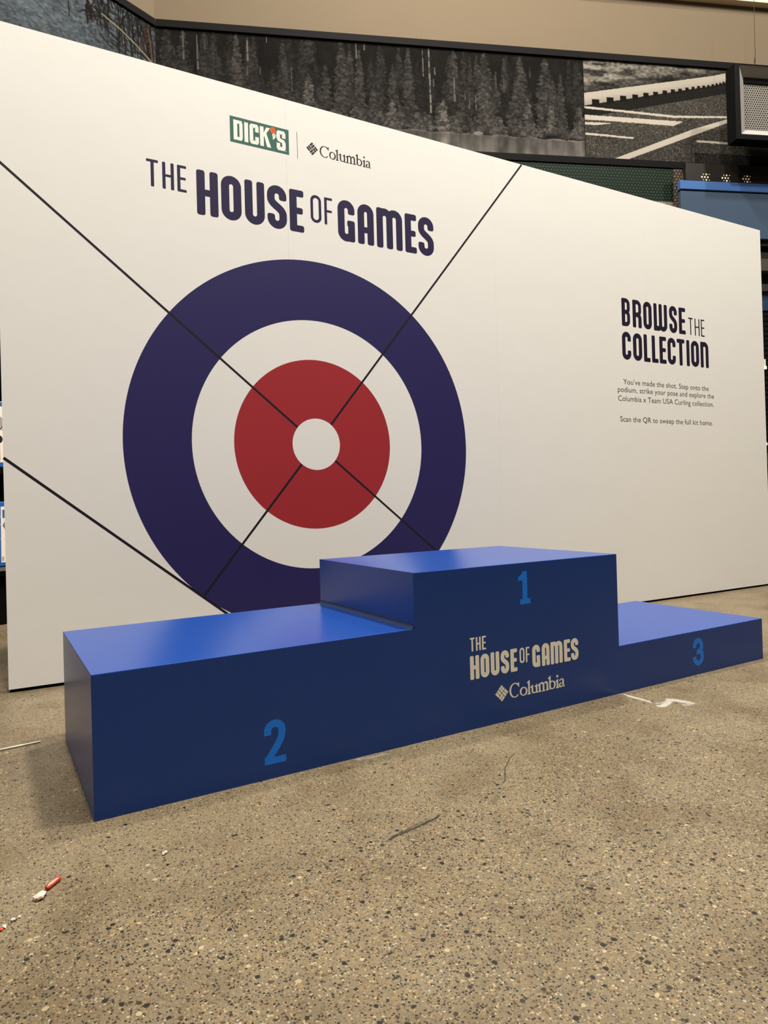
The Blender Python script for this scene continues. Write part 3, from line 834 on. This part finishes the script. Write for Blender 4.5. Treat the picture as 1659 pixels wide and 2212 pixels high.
# ------------------------------------------------------------------ shelving at the left, behind the display wall
FX, FY = -0.115, 2.883
def frame_s(name): return empty(name, (FX, FY, 0), LA)
r = frame_s('shelving_unit'); tag(r, 'black store shelving behind the left edge of the white display wall', 'shelving')
MB().quadbox(-1.2, 0.60, 0.40, 0.43, 0.05, 2.6).build('back_panel', M['black'], r)
for (a, b_) in ((-1.2, -1.16), (0.56, 0.60)):
    MB().quadbox(a, b_, 0.0, 0.40, 0.0, 2.6).build('upright', M['black'], r, bevel=0.003)
shm = mat('grey_shelf_edge', (92,92,94), 0.4)
for z in (0.865, 1.55, 2.1):
    MB().quadbox(-1.16, 0.56, 0.0, 0.40, z, z+0.04).build('shelf', M['black'], r, bevel=0.003)
s = MB().quadbox(-1.16, 0.56, 0.0, 0.40, 0.285, 0.334).build('shelf', M['black'], r, bevel=0.003)
MB().quadbox(-1.16, 0.56, -0.008, 0.0, 0.312, 0.334).build('shelf_edge', shm, s)
MB().quadbox(-1.16, 0.56, 0.04, 0.40, 0.0, 0.285).build('base', M['black'], r)

skb = mat('skate_box_blue', (0,0,0), 0.4, linear=(0.012, 0.10, 0.36)); skw = mat('skate_box_white', (226,214,206), 0.45)
skg = mat('skate_grey_print', (150,144,142), 0.5); skd = mat('skate_dark_print', (16,14,14), 0.5)
def text_mesh(name, txt, height, width, m, parent, x, z, off, rot=0.0, align='LEFT', thin=0.0):
    c = bpy.data.curves.new(name, 'FONT'); c.body = txt; c.size = 1.0; c.align_x = 'LEFT'; c.resolution_u = 3; c.offset = thin
    o = bpy.data.objects.new(name, c); COL.objects.link(o)
    dg = bpy.context.evaluated_depsgraph_get(); dg.update()
    me = bpy.data.meshes.new_from_object(o.evaluated_get(dg))
    bpy.data.objects.remove(o); bpy.data.curves.remove(c)
    xs = [v.co.x for v in me.vertices]; x0, x1 = min(xs), max(xs)
    cap = 0.729
    sx = width/(x1-x0); sy = height/cap
    ca, sa = math.cos(rot), math.sin(rot)
    for v in me.vertices:
        a = (v.co.x-x0)*sx; b_ = v.co.y*sy
        v.co = (x+a*ca-b_*sa, -off, z+a*sa+b_*ca)
    return link(name, me, m, parent)

r = frame_s('skate_box'); tag(r, 'white and blue figure skates box on the shelf at the left photo edge', 'box')
MB().quadbox(-0.34, 0.075, 0.01, 0.15, 0.906, 1.285).build('carton', skb, r, bevel=0.003)
g = Flat(-0.009); g.poly([(-0.33, 0.934), (0.072, 0.934), (0.072, 1.256), (-0.33, 1.256)]); g.build('front_print', skw, r)
g = Flat(-0.0085)
g.strip(arc(-0.03, 1.25, 0.075, 0.13, -90, -30, 14), 0.014); g.strip(arc(-0.035, 1.13, 0.075, 0.07, 60, -10, 14), 0.030)
g.build('skate_drawing', skg, r)
g = Flat(-0.008); g.disc(0.006, 1.067, 0.024, 0.024, 32); g.strip(arc(-0.03, 1.225, 0.075, 0.13, -90, -40, 14), 0.005)
g.build('dark_print', skd, r)
text_mesh('lettering', 'FIGURE SKATES', 0.014, 0.094, skd, r, 0.0155, 0.942, -0.0078, math.pi/2)
g = Flat(-0.0085); g.strip([(-0.01, 1.262), (0.012, 1.275), (0.03, 1.284)], 0.003); g.build('corner_stroke', skw, r)
r = frame_s('skate_box'); tag(r, 'blue box with a white side label, on the lower shelf at the left photo edge', 'box')
MB().quadbox(-0.34, 0.048, 0.01, 0.15, 0.336, 0.708).build('carton', skb, r, bevel=0.006, seg=3)
g = Flat(-0.009); g.poly([(0.0075, 0.360), (0.043, 0.360), (0.043, 0.680), (0.0105, 0.680)]); g.build('label', skw, r)
g = Flat(-0.0085); g.poly([(0.0195, 0.615), (0.041, 0.615), (0.041, 0.662), (0.0195, 0.662)]); g.build('label_square', mat('label_blue', (48,82,130), 0.5), r)
g = Flat(-0.0085); g.poly([(0.0185, 0.572), (0.031, 0.596), (0.042, 0.592), (0.042, 0.548), (0.031, 0.550)]); g.build('label_arrow', mat('label_mauve', (122,94,88), 0.5), r)
text_mesh('lettering', 'DSG', 0.0105, 0.024, skd, r, 0.0222, 0.370, -0.0078, math.pi/2)
g = Flat(-0.0088); g.strip(bez((-0.06, 0.52), (-0.02, 0.60), (0.0, 0.61), (0.008, 0.625), 12), 0.004); g.strip(bez((-0.06, 0.48), (-0.02, 0.56), (0.0, 0.57), (0.008, 0.58), 12), 0.003); g.strip(bez((-0.05, 0.55), (-0.02, 0.52), (0.0, 0.50), (0.006, 0.495), 12), 0.003)
g.build('swirl_print', mat('pale_blue_print', (150,190,225), 0.5), r)

# ------------------------------------------------------------------ white display wall
PANG = -0.024749
wall = empty('display_wall', (0, 1.2432, 0), PANG)
tag(wall, 'large white free-standing display wall with blue and red curling target and headings', 'display wall')
XL, XR, ZB, ZT, TH = -0.1252, 4.4639, 0.012, 2.44, 0.045
MB().quadbox(XL+0.004, XR-0.004, 0.012, 0.05, 0.0, ZB+0.03).build('base_rail', M['black'], wall)
MB().quadbox(XL+0.0005, XR-0.0005, 0.003, TH, ZB+0.0005, ZT-0.0005).build('core', M['edge'], wall)
seams = [XL, 0.9965, 2.146, 3.296, XR]
for a, b_ in zip(seams[:-1], seams[1:]):
    MB().quadbox(a+(0.0 if a == XL else 0.00025), b_-(0.0 if b_ == XR else 0.00025), 0.0, 0.003, ZB, ZT).build('face_sheet', M['panel'], wall)

TC, TZ = 1.1062, 0.9160
R1, R2, R3, R4 = 0.8217, 0.5543, 0.3780, 0.1151
tg = empty('curling_target', (0, 0, 0)); tg.parent = wall
Flat(0.0004).ring(TC, TZ, R2, R1).build('outer_ring', M['navy'], tg)['label'] = 'navy blue outer ring'
Flat(0.0004).ring(TC, TZ, R3, R2).build('middle_ring', M['disc_white'], tg)['label'] = 'white middle ring'
Flat(0.0004).ring(TC, TZ, R4, R3).build('inner_ring', M['red'], tg)['label'] = 'red inner ring'
Flat(0.0004).disc(TC, TZ, R4, n=128).build('button', M['disc_white'], tg)['label'] = 'white centre disc'
def seg(p, q, w, name):
    g = Flat(0.0007); g.strip([p, q], w); return g.build(name, M['black_line'], wall)
LW = 0.0098
def from_c(p):
    d = math.hypot(p[0]-TC, p[1]-TZ); return (TC+(p[0]-TC)/d*(R4+0.001), TZ+(p[1]-TZ)/d*(R4+0.001))
a = (XL+0.001, 1.931); seg(a, from_c(a), LW, 'sight_line')
a = (2.348, ZT-0.001); seg(from_c(a), a, LW, 'sight_line')
a = (0.5875, 0.2875); seg(from_c(a), a, LW, 'sight_line')
a = (1.775, 0.365); seg(from_c(a), a, LW, 'sight_line')
seg((XL+0.001, 0.8485), (0.80, 0.105), LW*1.05, 'sight_line')

HT, HB = 2.0472, 1.8600
t = 0.0350; th = 0.0128
rows = [('T', .3987,.4452,1.9395,2.0485,th),('H', .4608,.5069,1.9395,2.0485,th),('E', .5199,.5571,1.9395,2.0485,th),
 ('H', .5975,.6876,HB,HT),('O', .7004,.7875,HB-.001,HT+.001),('U', .8024,.8909,HB-.001,HT),('S', .9029,.9927,HB-.002,HT+.001),('E', 1.0061,1.0739,HB,HT),
 ('O', 1.1072,1.1598,1.9158,2.0415,th),('F', 1.1751,1.2149,1.917,2.0405,th),
 ('G', 1.2416,1.329,HB-.004,HT-.001),('A', 1.344,1.4294,HB-.003,HT-.001),('m', 1.4445,1.5863,HB-.004,HT-.001),('E', 1.6013,1.6667,HB-.004,HT-.002),('S', 1.6769,1.7668,HB-.005,HT-.002)]
words('heading_lettering', rows, t, M['navy_letters'], wall)
t = 0.0292; th = 0.0098
B0, B1, C0, C1 = 1.6455, 1.8115, 1.4470, 1.6125
rows = [('B', 3.0822,3.1545,B0,B1),('R', 3.1748,3.2521,B0,B1),('O', 3.2675,3.3423,B0-.001,B1+.001),('w', 3.3593,3.4817,B0-.001,B1),('S', 3.5008,3.5739,B0-.001,B1+.001),('E', 3.5905,3.6538,B0,B1),
 ('T', 3.68,3.7241,1.648,1.757,th),('H', 3.7413,3.7891,1.648,1.757,th),('E', 3.8028,3.8379,1.648,1.757,th),
 ('C', 3.0784,3.1539,C0,C1),('O', 3.171,3.2489,C0,C1),('L', 3.2637,3.321,C0,C1),('L', 3.3347,3.3922,C0,C1),('E', 3.4033,3.4654,C0,C1),('C', 3.4774,3.5523,C0,C1),('T', 3.5644,3.6371,C0,C1),('I', 3.6542,3.6843,C0+.001,C1),('O', 3.6985,3.7757,C0+.001,C1+.001),('n', 3.7909,3.8705,C0+.002,C1+.002)]
words('heading_lettering', rows, t, M['dark_letters'], wall)
for txt, x0, x1, zb in (('You\u2019ve made the shot. Step onto the', 3.0787, 3.8615, 1.3005), ('podium, strike your pose and explore the', 3.0309, 3.9125, 1.2535),
                        ('Columbia x Team USA Curling collection.', 3.0319, 3.9074, 1.2005), ('Scan the QR to sweep the full kit home.', 3.0446, 3.8918, 1.0790)):
    text_mesh('paragraph_text', txt, 0.0335, x1-x0, M['body_text'], wall, x0, zb, 0.00015)

# green store logo
lg = empty('store_logo', (0, 0, 0)); lg.parent = wall
g = Flat(0.0004); g.poly([(0.7455, 2.1955), (1.0115, 2.1955), (1.0115, 2.3065), (0.7455, 2.3065)]); g.build('plate', M['green_logo'], lg)
g = Flat(0.0007)
def mit(x0, z0, w, h, pts, tt): g.strip([(x0+a*w, z0+b_*h) for a, b_ in pts], tt)
def slab(ch, x0, x1, z0, z1, t):
    w = x1-x0; h = z1-z0; c = t/2; tz = t*0.85; e = tz/2
    q = min(w, h)*0.26
    P = lambda L_: [(x0+a, z0+b_) for a, b_ in L_]
    if ch == 'D':
        g.strip(P([(c, 0), (c, h)]), t)
        g.strip(P([(0, h-e), (w-q, h-e), (w-c, h-q-e*0.4), (w-c, q+e*0.4), (w-q, e), (0, e)]), tz)
    elif ch == 'I': g.strip(P([(w/2, 0), (w/2, h)]), t)
    elif ch == 'C':
        g.strip(P([(w-c, h*0.62), (w-c, h-q), (w-q, h-e), (q, h-e), (c, h-q), (c, q), (q, e), (w-q, e), (w-c, q), (w-c, h*0.38)]), t*0.95)
    elif ch == 'K':
        g.strip(P([(c, 0), (c, h)]), t)
        g.poly(P([(t*0.8, h*0.42), (t*0.8, h*0.62), (w-t*1.25, h), (w*0.93, h)])); g.poly(P([(t*1.15, h*0.55), (t*1.7, h*0.72), (w, 0), (w-t*1.15, 0)]))
    elif ch == 'S':
        g.strip(P([(w-c, h*0.64), (w-c, h-q), (w-q, h-e), (q, h-e), (c, h-q), (c, h*0.62), (q*1.1, h*0.535), (w-q*1.1, h*0.465), (w-c, h*0.38), (w-c, q), (w-q, e), (q, e), (c, q), (c, h*0.36)]), t*0.95)
for ch, x0, x1 in (('D', .7610,.8025),('I', .8075,.8265),('C', .8315,.8734),('K', .8785,.9285),('S', .9536,.9963)):
    slab(ch, x0, x1, 2.2085, 2.2935, 0.0168)
g.disc(0.9965, 2.2085, 0.0022, n=12)
g.build('logo_lettering', M['logo_white'], lg)
g = Flat(0.0008); g.disc(0.9385, 2.288, 0.0125, 0.0135, 32); g.build('ball', M['orange'], lg)
g = Flat(0.0009)
for a0 in (20, 80, 140): g.strip([(0.9385-0.011*math.cos(math.radians(a0)), 2.288-0.012*math.sin(math.radians(a0))), (0.9385+0.011*math.cos(math.radians(a0)), 2.288+0.012*math.sin(math.radians(a0)))], 0.0010)
g.build('ball_seams', mat('dark_orange_print', (150,52,15), 0.5), lg)
g = Flat(0.0008); g.disc(0.943, 2.2665, 0.0085, 0.0095, 24); g.poly([(0.937, 2.262), (0.951, 2.264), (0.946, 2.254), (0.937, 2.246)]); g.build('apostrophe_tail', M['logo_white'], lg)
g = Flat(0.0009); g.disc(0.945, 2.2715, 0.0022, n=10); g.disc(0.940, 2.2655, 0.0018, n=10); g.disc(0.9475, 2.264, 0.0018, n=10); g.build('tail_spots', M['charcoal'], lg)
seg2 = Flat(0.0006); seg2.strip([(1.0513, 2.188), (1.0513, 2.308)], 0.0022); seg2.build('divider_line', M['charcoal'], wall)
wordmark('brand_logo', (1.093, 1.1531, 2.2175, 2.2801),
         [('C', 1.1598,1.2063,2.2222,2.2744),('o', 1.2068,1.2404,2.2222,2.2568),('l', 1.241,1.2541,2.2222,2.2735),('u', 1.2571,1.2913,2.2222,2.2590),('m', 1.294,1.342,2.2222,2.2590),('b', 1.3444,1.3771,2.2222,2.2745),('i', 1.3803,1.3945,2.2222,2.2720),('a', 1.3951,1.4221,2.2222,2.2560)], 0.0072, M['charcoal'], wall)

# ------------------------------------------------------------------ podium
pod = empty('winners_podium', (0, 0, 0))
tag(pod, 'blue three-level winners podium numbered 2, 1 and 3 on the concrete floor', 'podium')
D = 0.5913
def platform(name, x0, x1, h, label, left_open, right_open):
    me = bpy.data.meshes.new(name)
    bm = bmesh.new()
    vs = [bm.verts.new(p) for p in [(x0,0,0),(x1,0,0),(x1,D,0),(x0,D,0),(x0,0,h),(x1,0,h),(x1,D,h),(x0,D,h)]]
    for q in ((0,3,2,1),(4,5,6,7),(0,1,5,4),(1,2,6,5),(2,3,7,6),(3,0,4,7)): bm.faces.new([vs[i] for i in q])
    bm.edges.ensure_lookup_table()
    sel = []
    for e in bm.edges:
        a, b_ = e.verts
        top = a.co.z > 0.01 and b_.co.z > 0.01
        along = abs(a.co.x-b_.co.x) > 1e-6
        side = 'L' if (a.co.x == x0 and b_.co.x == x0) else ('R' if (a.co.x == x1 and b_.co.x == x1) else '')
        vert = abs(a.co.z-b_.co.z) > 1e-6
        if top and along: sel.append(e)
        if side == 'L' and left_open and (top or vert): sel.append(e)
        if side == 'R' and right_open and (top or vert): sel.append(e)
    bmesh.ops.bevel(bm, geom=sel, offset=0.0016, segments=2, profile=0.5, affect='EDGES')
    bm.to_mesh(me); bm.free()
    o = link(name, me, M['podium'], pod); o['label'] = label
    return o
X1, X2, X3 = 0.8122, 1.6124, 2.4242
H1, H2, H3 = 0.4597, 0.3082, 0.1564
p2 = platform('platform', 0, X1, H2, 'middle-height blue platform bearing the number 2', True, False)
p1 = platform('platform', X1, X2, H1, 'tallest blue platform bearing the number 1', False, False)
# the tall platform's side edges above its neighbours
p3 = platform('platform', X2, X3, H3, 'lowest blue platform bearing the number 3', False, True)
g = MB(); n = 5
for k in range(n):
    a0 = math.pi/2*k/n; a1 = math.pi/2*(k+1)/n; rr = 0.011
    q = lambda a: (X1-rr+rr*math.sin(a)*1.0, H2+rr-rr*math.cos(a))
    x0_, z0_ = X1-rr*(1-math.sin(a0)), H2+rr*(1-math.cos(a0)); x1_, z1_ = X1-rr*(1-math.sin(a1)), H2+rr*(1-math.cos(a1))
    g.poly([(x0_, 0.001, z0_+.0002), (x1_, 0.001, z1_+.0002), (x1_, D-0.001, z1_+.0002), (x0_, D-0.001, z0_+.0002)][::-1])
g.build('sealant_bead', M['bead'], pod, smooth=True)

# numerals
g = Flat(0.0006)
w = 1.2316-1.1853; x = 1.1853; z0, h = 0.3352, 0.0985
g.poly([(x+.11*w, z0), (x+w, z0), (x+w, z0+.158*h), (x+.745*w, z0+.158*h), (x+.745*w, z0+h), (x+.37*w, z0+h), (x+.335*w, z0+.96*h), (x+.20*w, z0+.88*h), (x, z0+.845*h), (x, z0+.718*h), (x+.335*w, z0+.73*h), (x+.335*w, z0+.158*h), (x+.11*w, z0+.158*h)])
g.build('numeral', M['numeral'], p1)
g = Flat(0.0006)
x, w, z0, h = 0.3785, 0.0545, 0.0345, 0.1050; tt = 0.0180
top = arc(x+w/2, z0+h-w/2*0.95, (w-tt)/2, w/2*0.95-tt/2, 180, 0, 20)
g.strip([(x+tt/2, z0+h*0.66)] + top + bez((x+w-tt/2, z0+h*.72), (x+w-tt/2, z0+h*.52), (x+w*.55, z0+h*.38), (x+tt*.62, z0+h*.135), 16)[1:], tt)
g.poly([(x, z0), (x+w, z0), (x+w, z0+h*.155), (x+tt*0.5, z0+h*.155), (x, z0+h*.19)])
g.build('numeral', M['numeral'], p2)
g = Flat(0.0006)
x, w, z0, h = 1.9950, 0.0610, 0.0318, 0.0985; tt = 0.0185
cx = x+w/2; rx = (w-tt)/2; rz = w/2*0.9-tt/2
zt = z0+h-tt/2-rz; zb = z0+tt/2+rz
g.strip([(x+tt/2, z0+h*.66)] + arc(cx-.001, zt, rx-.001, rz, 180, 0, 20) + [(x+w-tt/2-.002, z0+h*.64)] + bez((x+w-tt/2-.002, z0+h*.64), (x+w-tt/2-.002, z0+h*.55), (x+w*.62, z0+h*.52), (x+w*.52, z0+h*.52), 8)[1:], tt)
g.strip(bez((x+w*.40, z0+h*.51), (x+w*.7, z0+h*.51), (x+w-tt/2, z0+h*.47), (x+w-tt/2, z0+h*.38), 10) + arc(cx, zb, rx, rz, 0, -180, 20) + [(x+tt/2, z0+h*.345)], tt)
g.poly([(x+w*.33, z0+h*.42), (x+w*.62, z0+h*.42), (x+w*.62, z0+h*.555), (x+w*.33, z0+h*.555)])
g.build('numeral', M['numeral'], p3)
t = 0.0135; th = 0.0056
A0, A1 = 0.1405, 0.2080
rows = [('T', .9985,1.015,.2205,.2597,th),('H', 1.0197,1.0372,.2205,.2597,th),('E', 1.0418,1.0564,.2205,.2597,th),
 ('H', .9968,1.0296,A0,A1),('O', 1.0345,1.0663,A0,A1+.0005),('U', 1.0718,1.1039,A0,A1+.0005),('S', 1.1095,1.1406,A0,A1),('E', 1.1463,1.1723,A0,A1),
 ('O', 1.1819,1.2012,.161,.2068,th),('F', 1.2065,1.2211,.161,.2062,th),
 ('G', 1.2319,1.2632,A0,A1),('A', 1.2707,1.3023,A0-.0005,A1),('m', 1.3071,1.357,A0-.001,A1),('E', 1.3634,1.3907,A0-.001,A1-.0003),('S', 1.3934,1.4256,A0-.001,A1-.0003)]
words('lettering', rows, t, M['cream'], p1)
wordmark('brand_logo', (1.0839, 1.1357, 0.0594, 0.1101),
         [('C', 1.1389,1.178,.0638,.1069),('o', 1.1787,1.2091,.0638,.0895),('l', 1.209,1.222,.0638,.1062),('u', 1.2229,1.2514,.0638,.0902),('m', 1.2525,1.2951,.0638,.0917),('b', 1.2945,1.3243,.0638,.1052),('i', 1.3274,1.3359,.0638,.1035),('a', 1.3373,1.3628,.0638,.0909)], 0.0066, M['cream'], p1)

# ------------------------------------------------------------------ marks on the floor and litter
def smear_mat(name, rgb, scale, thr, soft):
    m = bpy.data.materials.new(name); m.use_nodes = True
    nt = m.node_tree; N = nt.nodes.new; L = nt.links.new
    b = nt.nodes['Principled BSDF']; b.inputs['Base Color'].default_value = lin(rgb)+(1,); b.inputs['Roughness'].default_value = 0.8
    tc = N('ShaderNodeTexCoord'); n = N('ShaderNodeTexNoise'); n.inputs['Scale'].default_value = scale; n.inputs['Detail'].default_value = 5; n.inputs['Roughness'].default_value = 0.7
    L(tc.outputs['Object'], n.inputs['Vector'])
    at = N('ShaderNodeAttribute'); at.attribute_name = 'coverage'
    ad = N('ShaderNodeMath'); ad.operation = 'ADD'; L(n.outputs['Fac'], ad.inputs[0]); L(at.outputs['Fac'], ad.inputs[1])
    mr = N('ShaderNodeMapRange'); L(ad.outputs[0], mr.inputs['Value']); mr.inputs['From Min'].default_value = thr; mr.inputs['From Max'].default_value = thr+soft
    L(mr.outputs[0], b.inputs['Alpha'])
    return m
def smear(name, strokes, m):
    """strokes: list of (points, width); density falls off to the edges of every stroke"""
    vs = []; fs = []; den = []
    for si, (pts, w, d0) in enumerate(strokes):
        nseg = 24; P = []
        for k in range(nseg+1):
            s = k/nseg*(len(pts)-1); i = min(int(s), len(pts)-2); f = s-i
            P.append((pts[i][0]*(1-f)+pts[i+1][0]*f, pts[i][1]*(1-f)+pts[i+1][1]*f))
        b = len(vs)
        for k, p in enumerate(P):
            a = P[max(k-1, 0)]; c = P[min(k+1, nseg)]
            d = Vector((c[0]-a[0], c[1]-a[1])).normalized(); nn = (-d.y, d.x)
            e = min(1, min(k, nseg-k)/4)
            for q in range(7):
                v = (q-3)/3
                vs.append((p[0]+nn[0]*v*w/2, p[1]+nn[1]*v*w/2, 0.0004+0.00005*si))
                den.append((1-v*v)*e*d0 - 0.5*(1-e) - 0.30*v*v)
        for k in range(nseg):
            for q in range(6):
                fs.append((b+k*7+q, b+k*7+q+1, b+(k+1)*7+q+1, b+(k+1)*7+q))
    me = bpy.data.meshes.new(name); me.from_pydata(vs, [], fs); me.update()
    at = me.attributes.new('coverage', 'FLOAT', 'POINT'); at.data.foreach_set('value', np.array(den, np.float32))
    return link(name, me, m, flo)
chalk = smear_mat('white_chalk', (150,145,137), 190, 0.50, 0.42)
smear('chalk_smear', [([(1.617, 0.0), (1.612, -0.03), (1.615, -0.085), (1.608, -0.145)], 0.018, 0.55), ([(1.605, -0.02), (1.604, -0.075), (1.607, -0.105)], 0.008, 0.5),
                      ([(1.585, -0.14), (1.605, -0.165), (1.640, -0.155), (1.675, -0.140), (1.70, -0.125)], 0.036, 0.55),
                      ([(1.66, -0.115), (1.69, -0.15), (1.70, -0.19), (1.70, -0.215)], 0.045, 0.50),
                      ([(1.60, -0.135), (1.63, -0.14), (1.66, -0.15)], 0.022, 0.3), ([(1.655, -0.19), (1.68, -0.20), (1.71, -0.185)], 0.05, 0.25)], chalk)
scuff = smear_mat('black_scuff', (24,19,15), 200, 0.55, 0.45)
smear('scuff_mark', [([(0.458, -0.413), (0.493, -0.398), (0.552, -0.39), (0.605, -0.380), (0.64, -0.362)], 0.012, 0.42), ([(0.47, -0.400), (0.53, -0.386), (0.60, -0.373)], 0.006, 0.3), ([(0.455, -0.414), (0.464, -0.411)], 0.012, 0.7)], scuff)
smear('scuff_mark', [([(0.814, -0.336), (0.848, -0.315), (0.892, -0.262), (0.945, -0.22), (1.017, -0.181)], 0.007, 0.30)], scuff)
pale = smear_mat('pale_scuff', (135,130,120), 140, 0.70, 0.3)
smear('scuff_mark', [([(0.60, -0.005), (0.66, -0.02), (0.72, -0.018)], 0.03, 0.4)], pale)

paper = mat('white_paper', (205,199,186), 0.7)
g = MB(); g.tube([(-0.170, 0.596, 0.0032), (-0.115, 0.6015, 0.0032), (-0.063, 0.606, 0.0032)], 0.0026, 10)
tag(g.build('paper_stick', paper, None, smooth=True), 'thin white paper stick on the floor left of the podium', 'stick')
def crumple(name, cx, cy, rx, ry, rz, m, seed, rot=0, parent=None, sub=2):
    rnd = random.Random(seed)
    bm = bmesh.new(); bmesh.ops.create_icosphere(bm, subdivisions=sub, radius=1.0)
    ca, sa = math.cos(rot), math.sin(rot)
    for v in bm.verts:
        k = 0.62+0.6*rnd.random()
        x, y, z = v.co.x*rx*k, v.co.y*ry*k, max(v.co.z, -0.55)*rz*k
        v.co = (cx+x*ca-y*sa, cy+x*sa+y*ca, z+0.0005)
    mz = min(v.co.z for v in bm.verts)
    for v in bm.verts: v.co.z -= mz-0.0003
    me = bpy.data.meshes.new(name); bm.to_mesh(me); bm.free()
    return link(name, me, m, parent)
redp = mat('red_foil', (168,46,36), 0.55, noise=0.25, nscale=300); pinkp = mat('pink_paper', (195,140,124), 0.6, noise=0.1, nscale=300)
# rolled wrapper: a little tube with a pale stripe
w = empty('candy_wrapper', (0, 0, 0)); tag(w, 'rolled red and pink wrapper scrap lying on the floor near the left photo edge', 'litter')
a = Vector((-0.1065, -0.2285, 0.0045)); b_ = Vector((-0.0835, -0.2045, 0.0045))
g = MB(); g.tube([a.lerp(b_, s) for s in (0, .1, .35, .65, .9, 1)], [0.0030, 0.0044, 0.0040, 0.0043, 0.0045, 0.0034], 10); g.build('roll', redp, w)
d = (b_-a).normalized(); nn = Vector((-d.y, d.x, 0))
g = MB(); g.tube([a.lerp(b_, s)+Vector((0, 0, 0.0022))-nn*0.0008 for s in (0.08, .4, .82)], [0.0022, 0.0030, 0.0022], 8); g.build('pale_stripe', pinkp, w)
tag(crumple('paper_scrap', -0.1185, -0.2465, 0.0125, 0.009, 0.006, mat('pinkish_tissue', (190,166,159), 0.8, noise=0.08, nscale=200), 4, 0.6), 'crumpled pale pink tissue scrap touching the rolled red wrapper', 'litter')
tag(crumple('paper_scrap', 0.0965, -0.215, 0.0075, 0.0045, 0.003, mat('grey_white_tissue', (160,155,146), 0.8), 9, 0.5), 'tiny white paper fleck on the floor below the number 2 platform', 'litter')
for k, (x, y, rr, mm, lab) in enumerate(((-0.1590, -0.2925, 0.0042, paper, 'larger white crumb at the left photo edge below the tissue scrap'), (-0.1500, -0.2890, 0.0034, paper, 'small white crumb right of the larger white crumb at the left edge'),
                                         (-0.1715, -0.3060, 0.0046, paper, 'white crumb beside the red fleck at the left photo edge'), (-0.1760, -0.3115, 0.0050, redp, 'red wrapper fleck at the left photo edge'))):
    tag(crumple('crumb', x, y, rr, rr*0.8, 0.0028, mm, 20+k, k, None, 1), lab, 'litter', 'crumbs at the left photo edge')
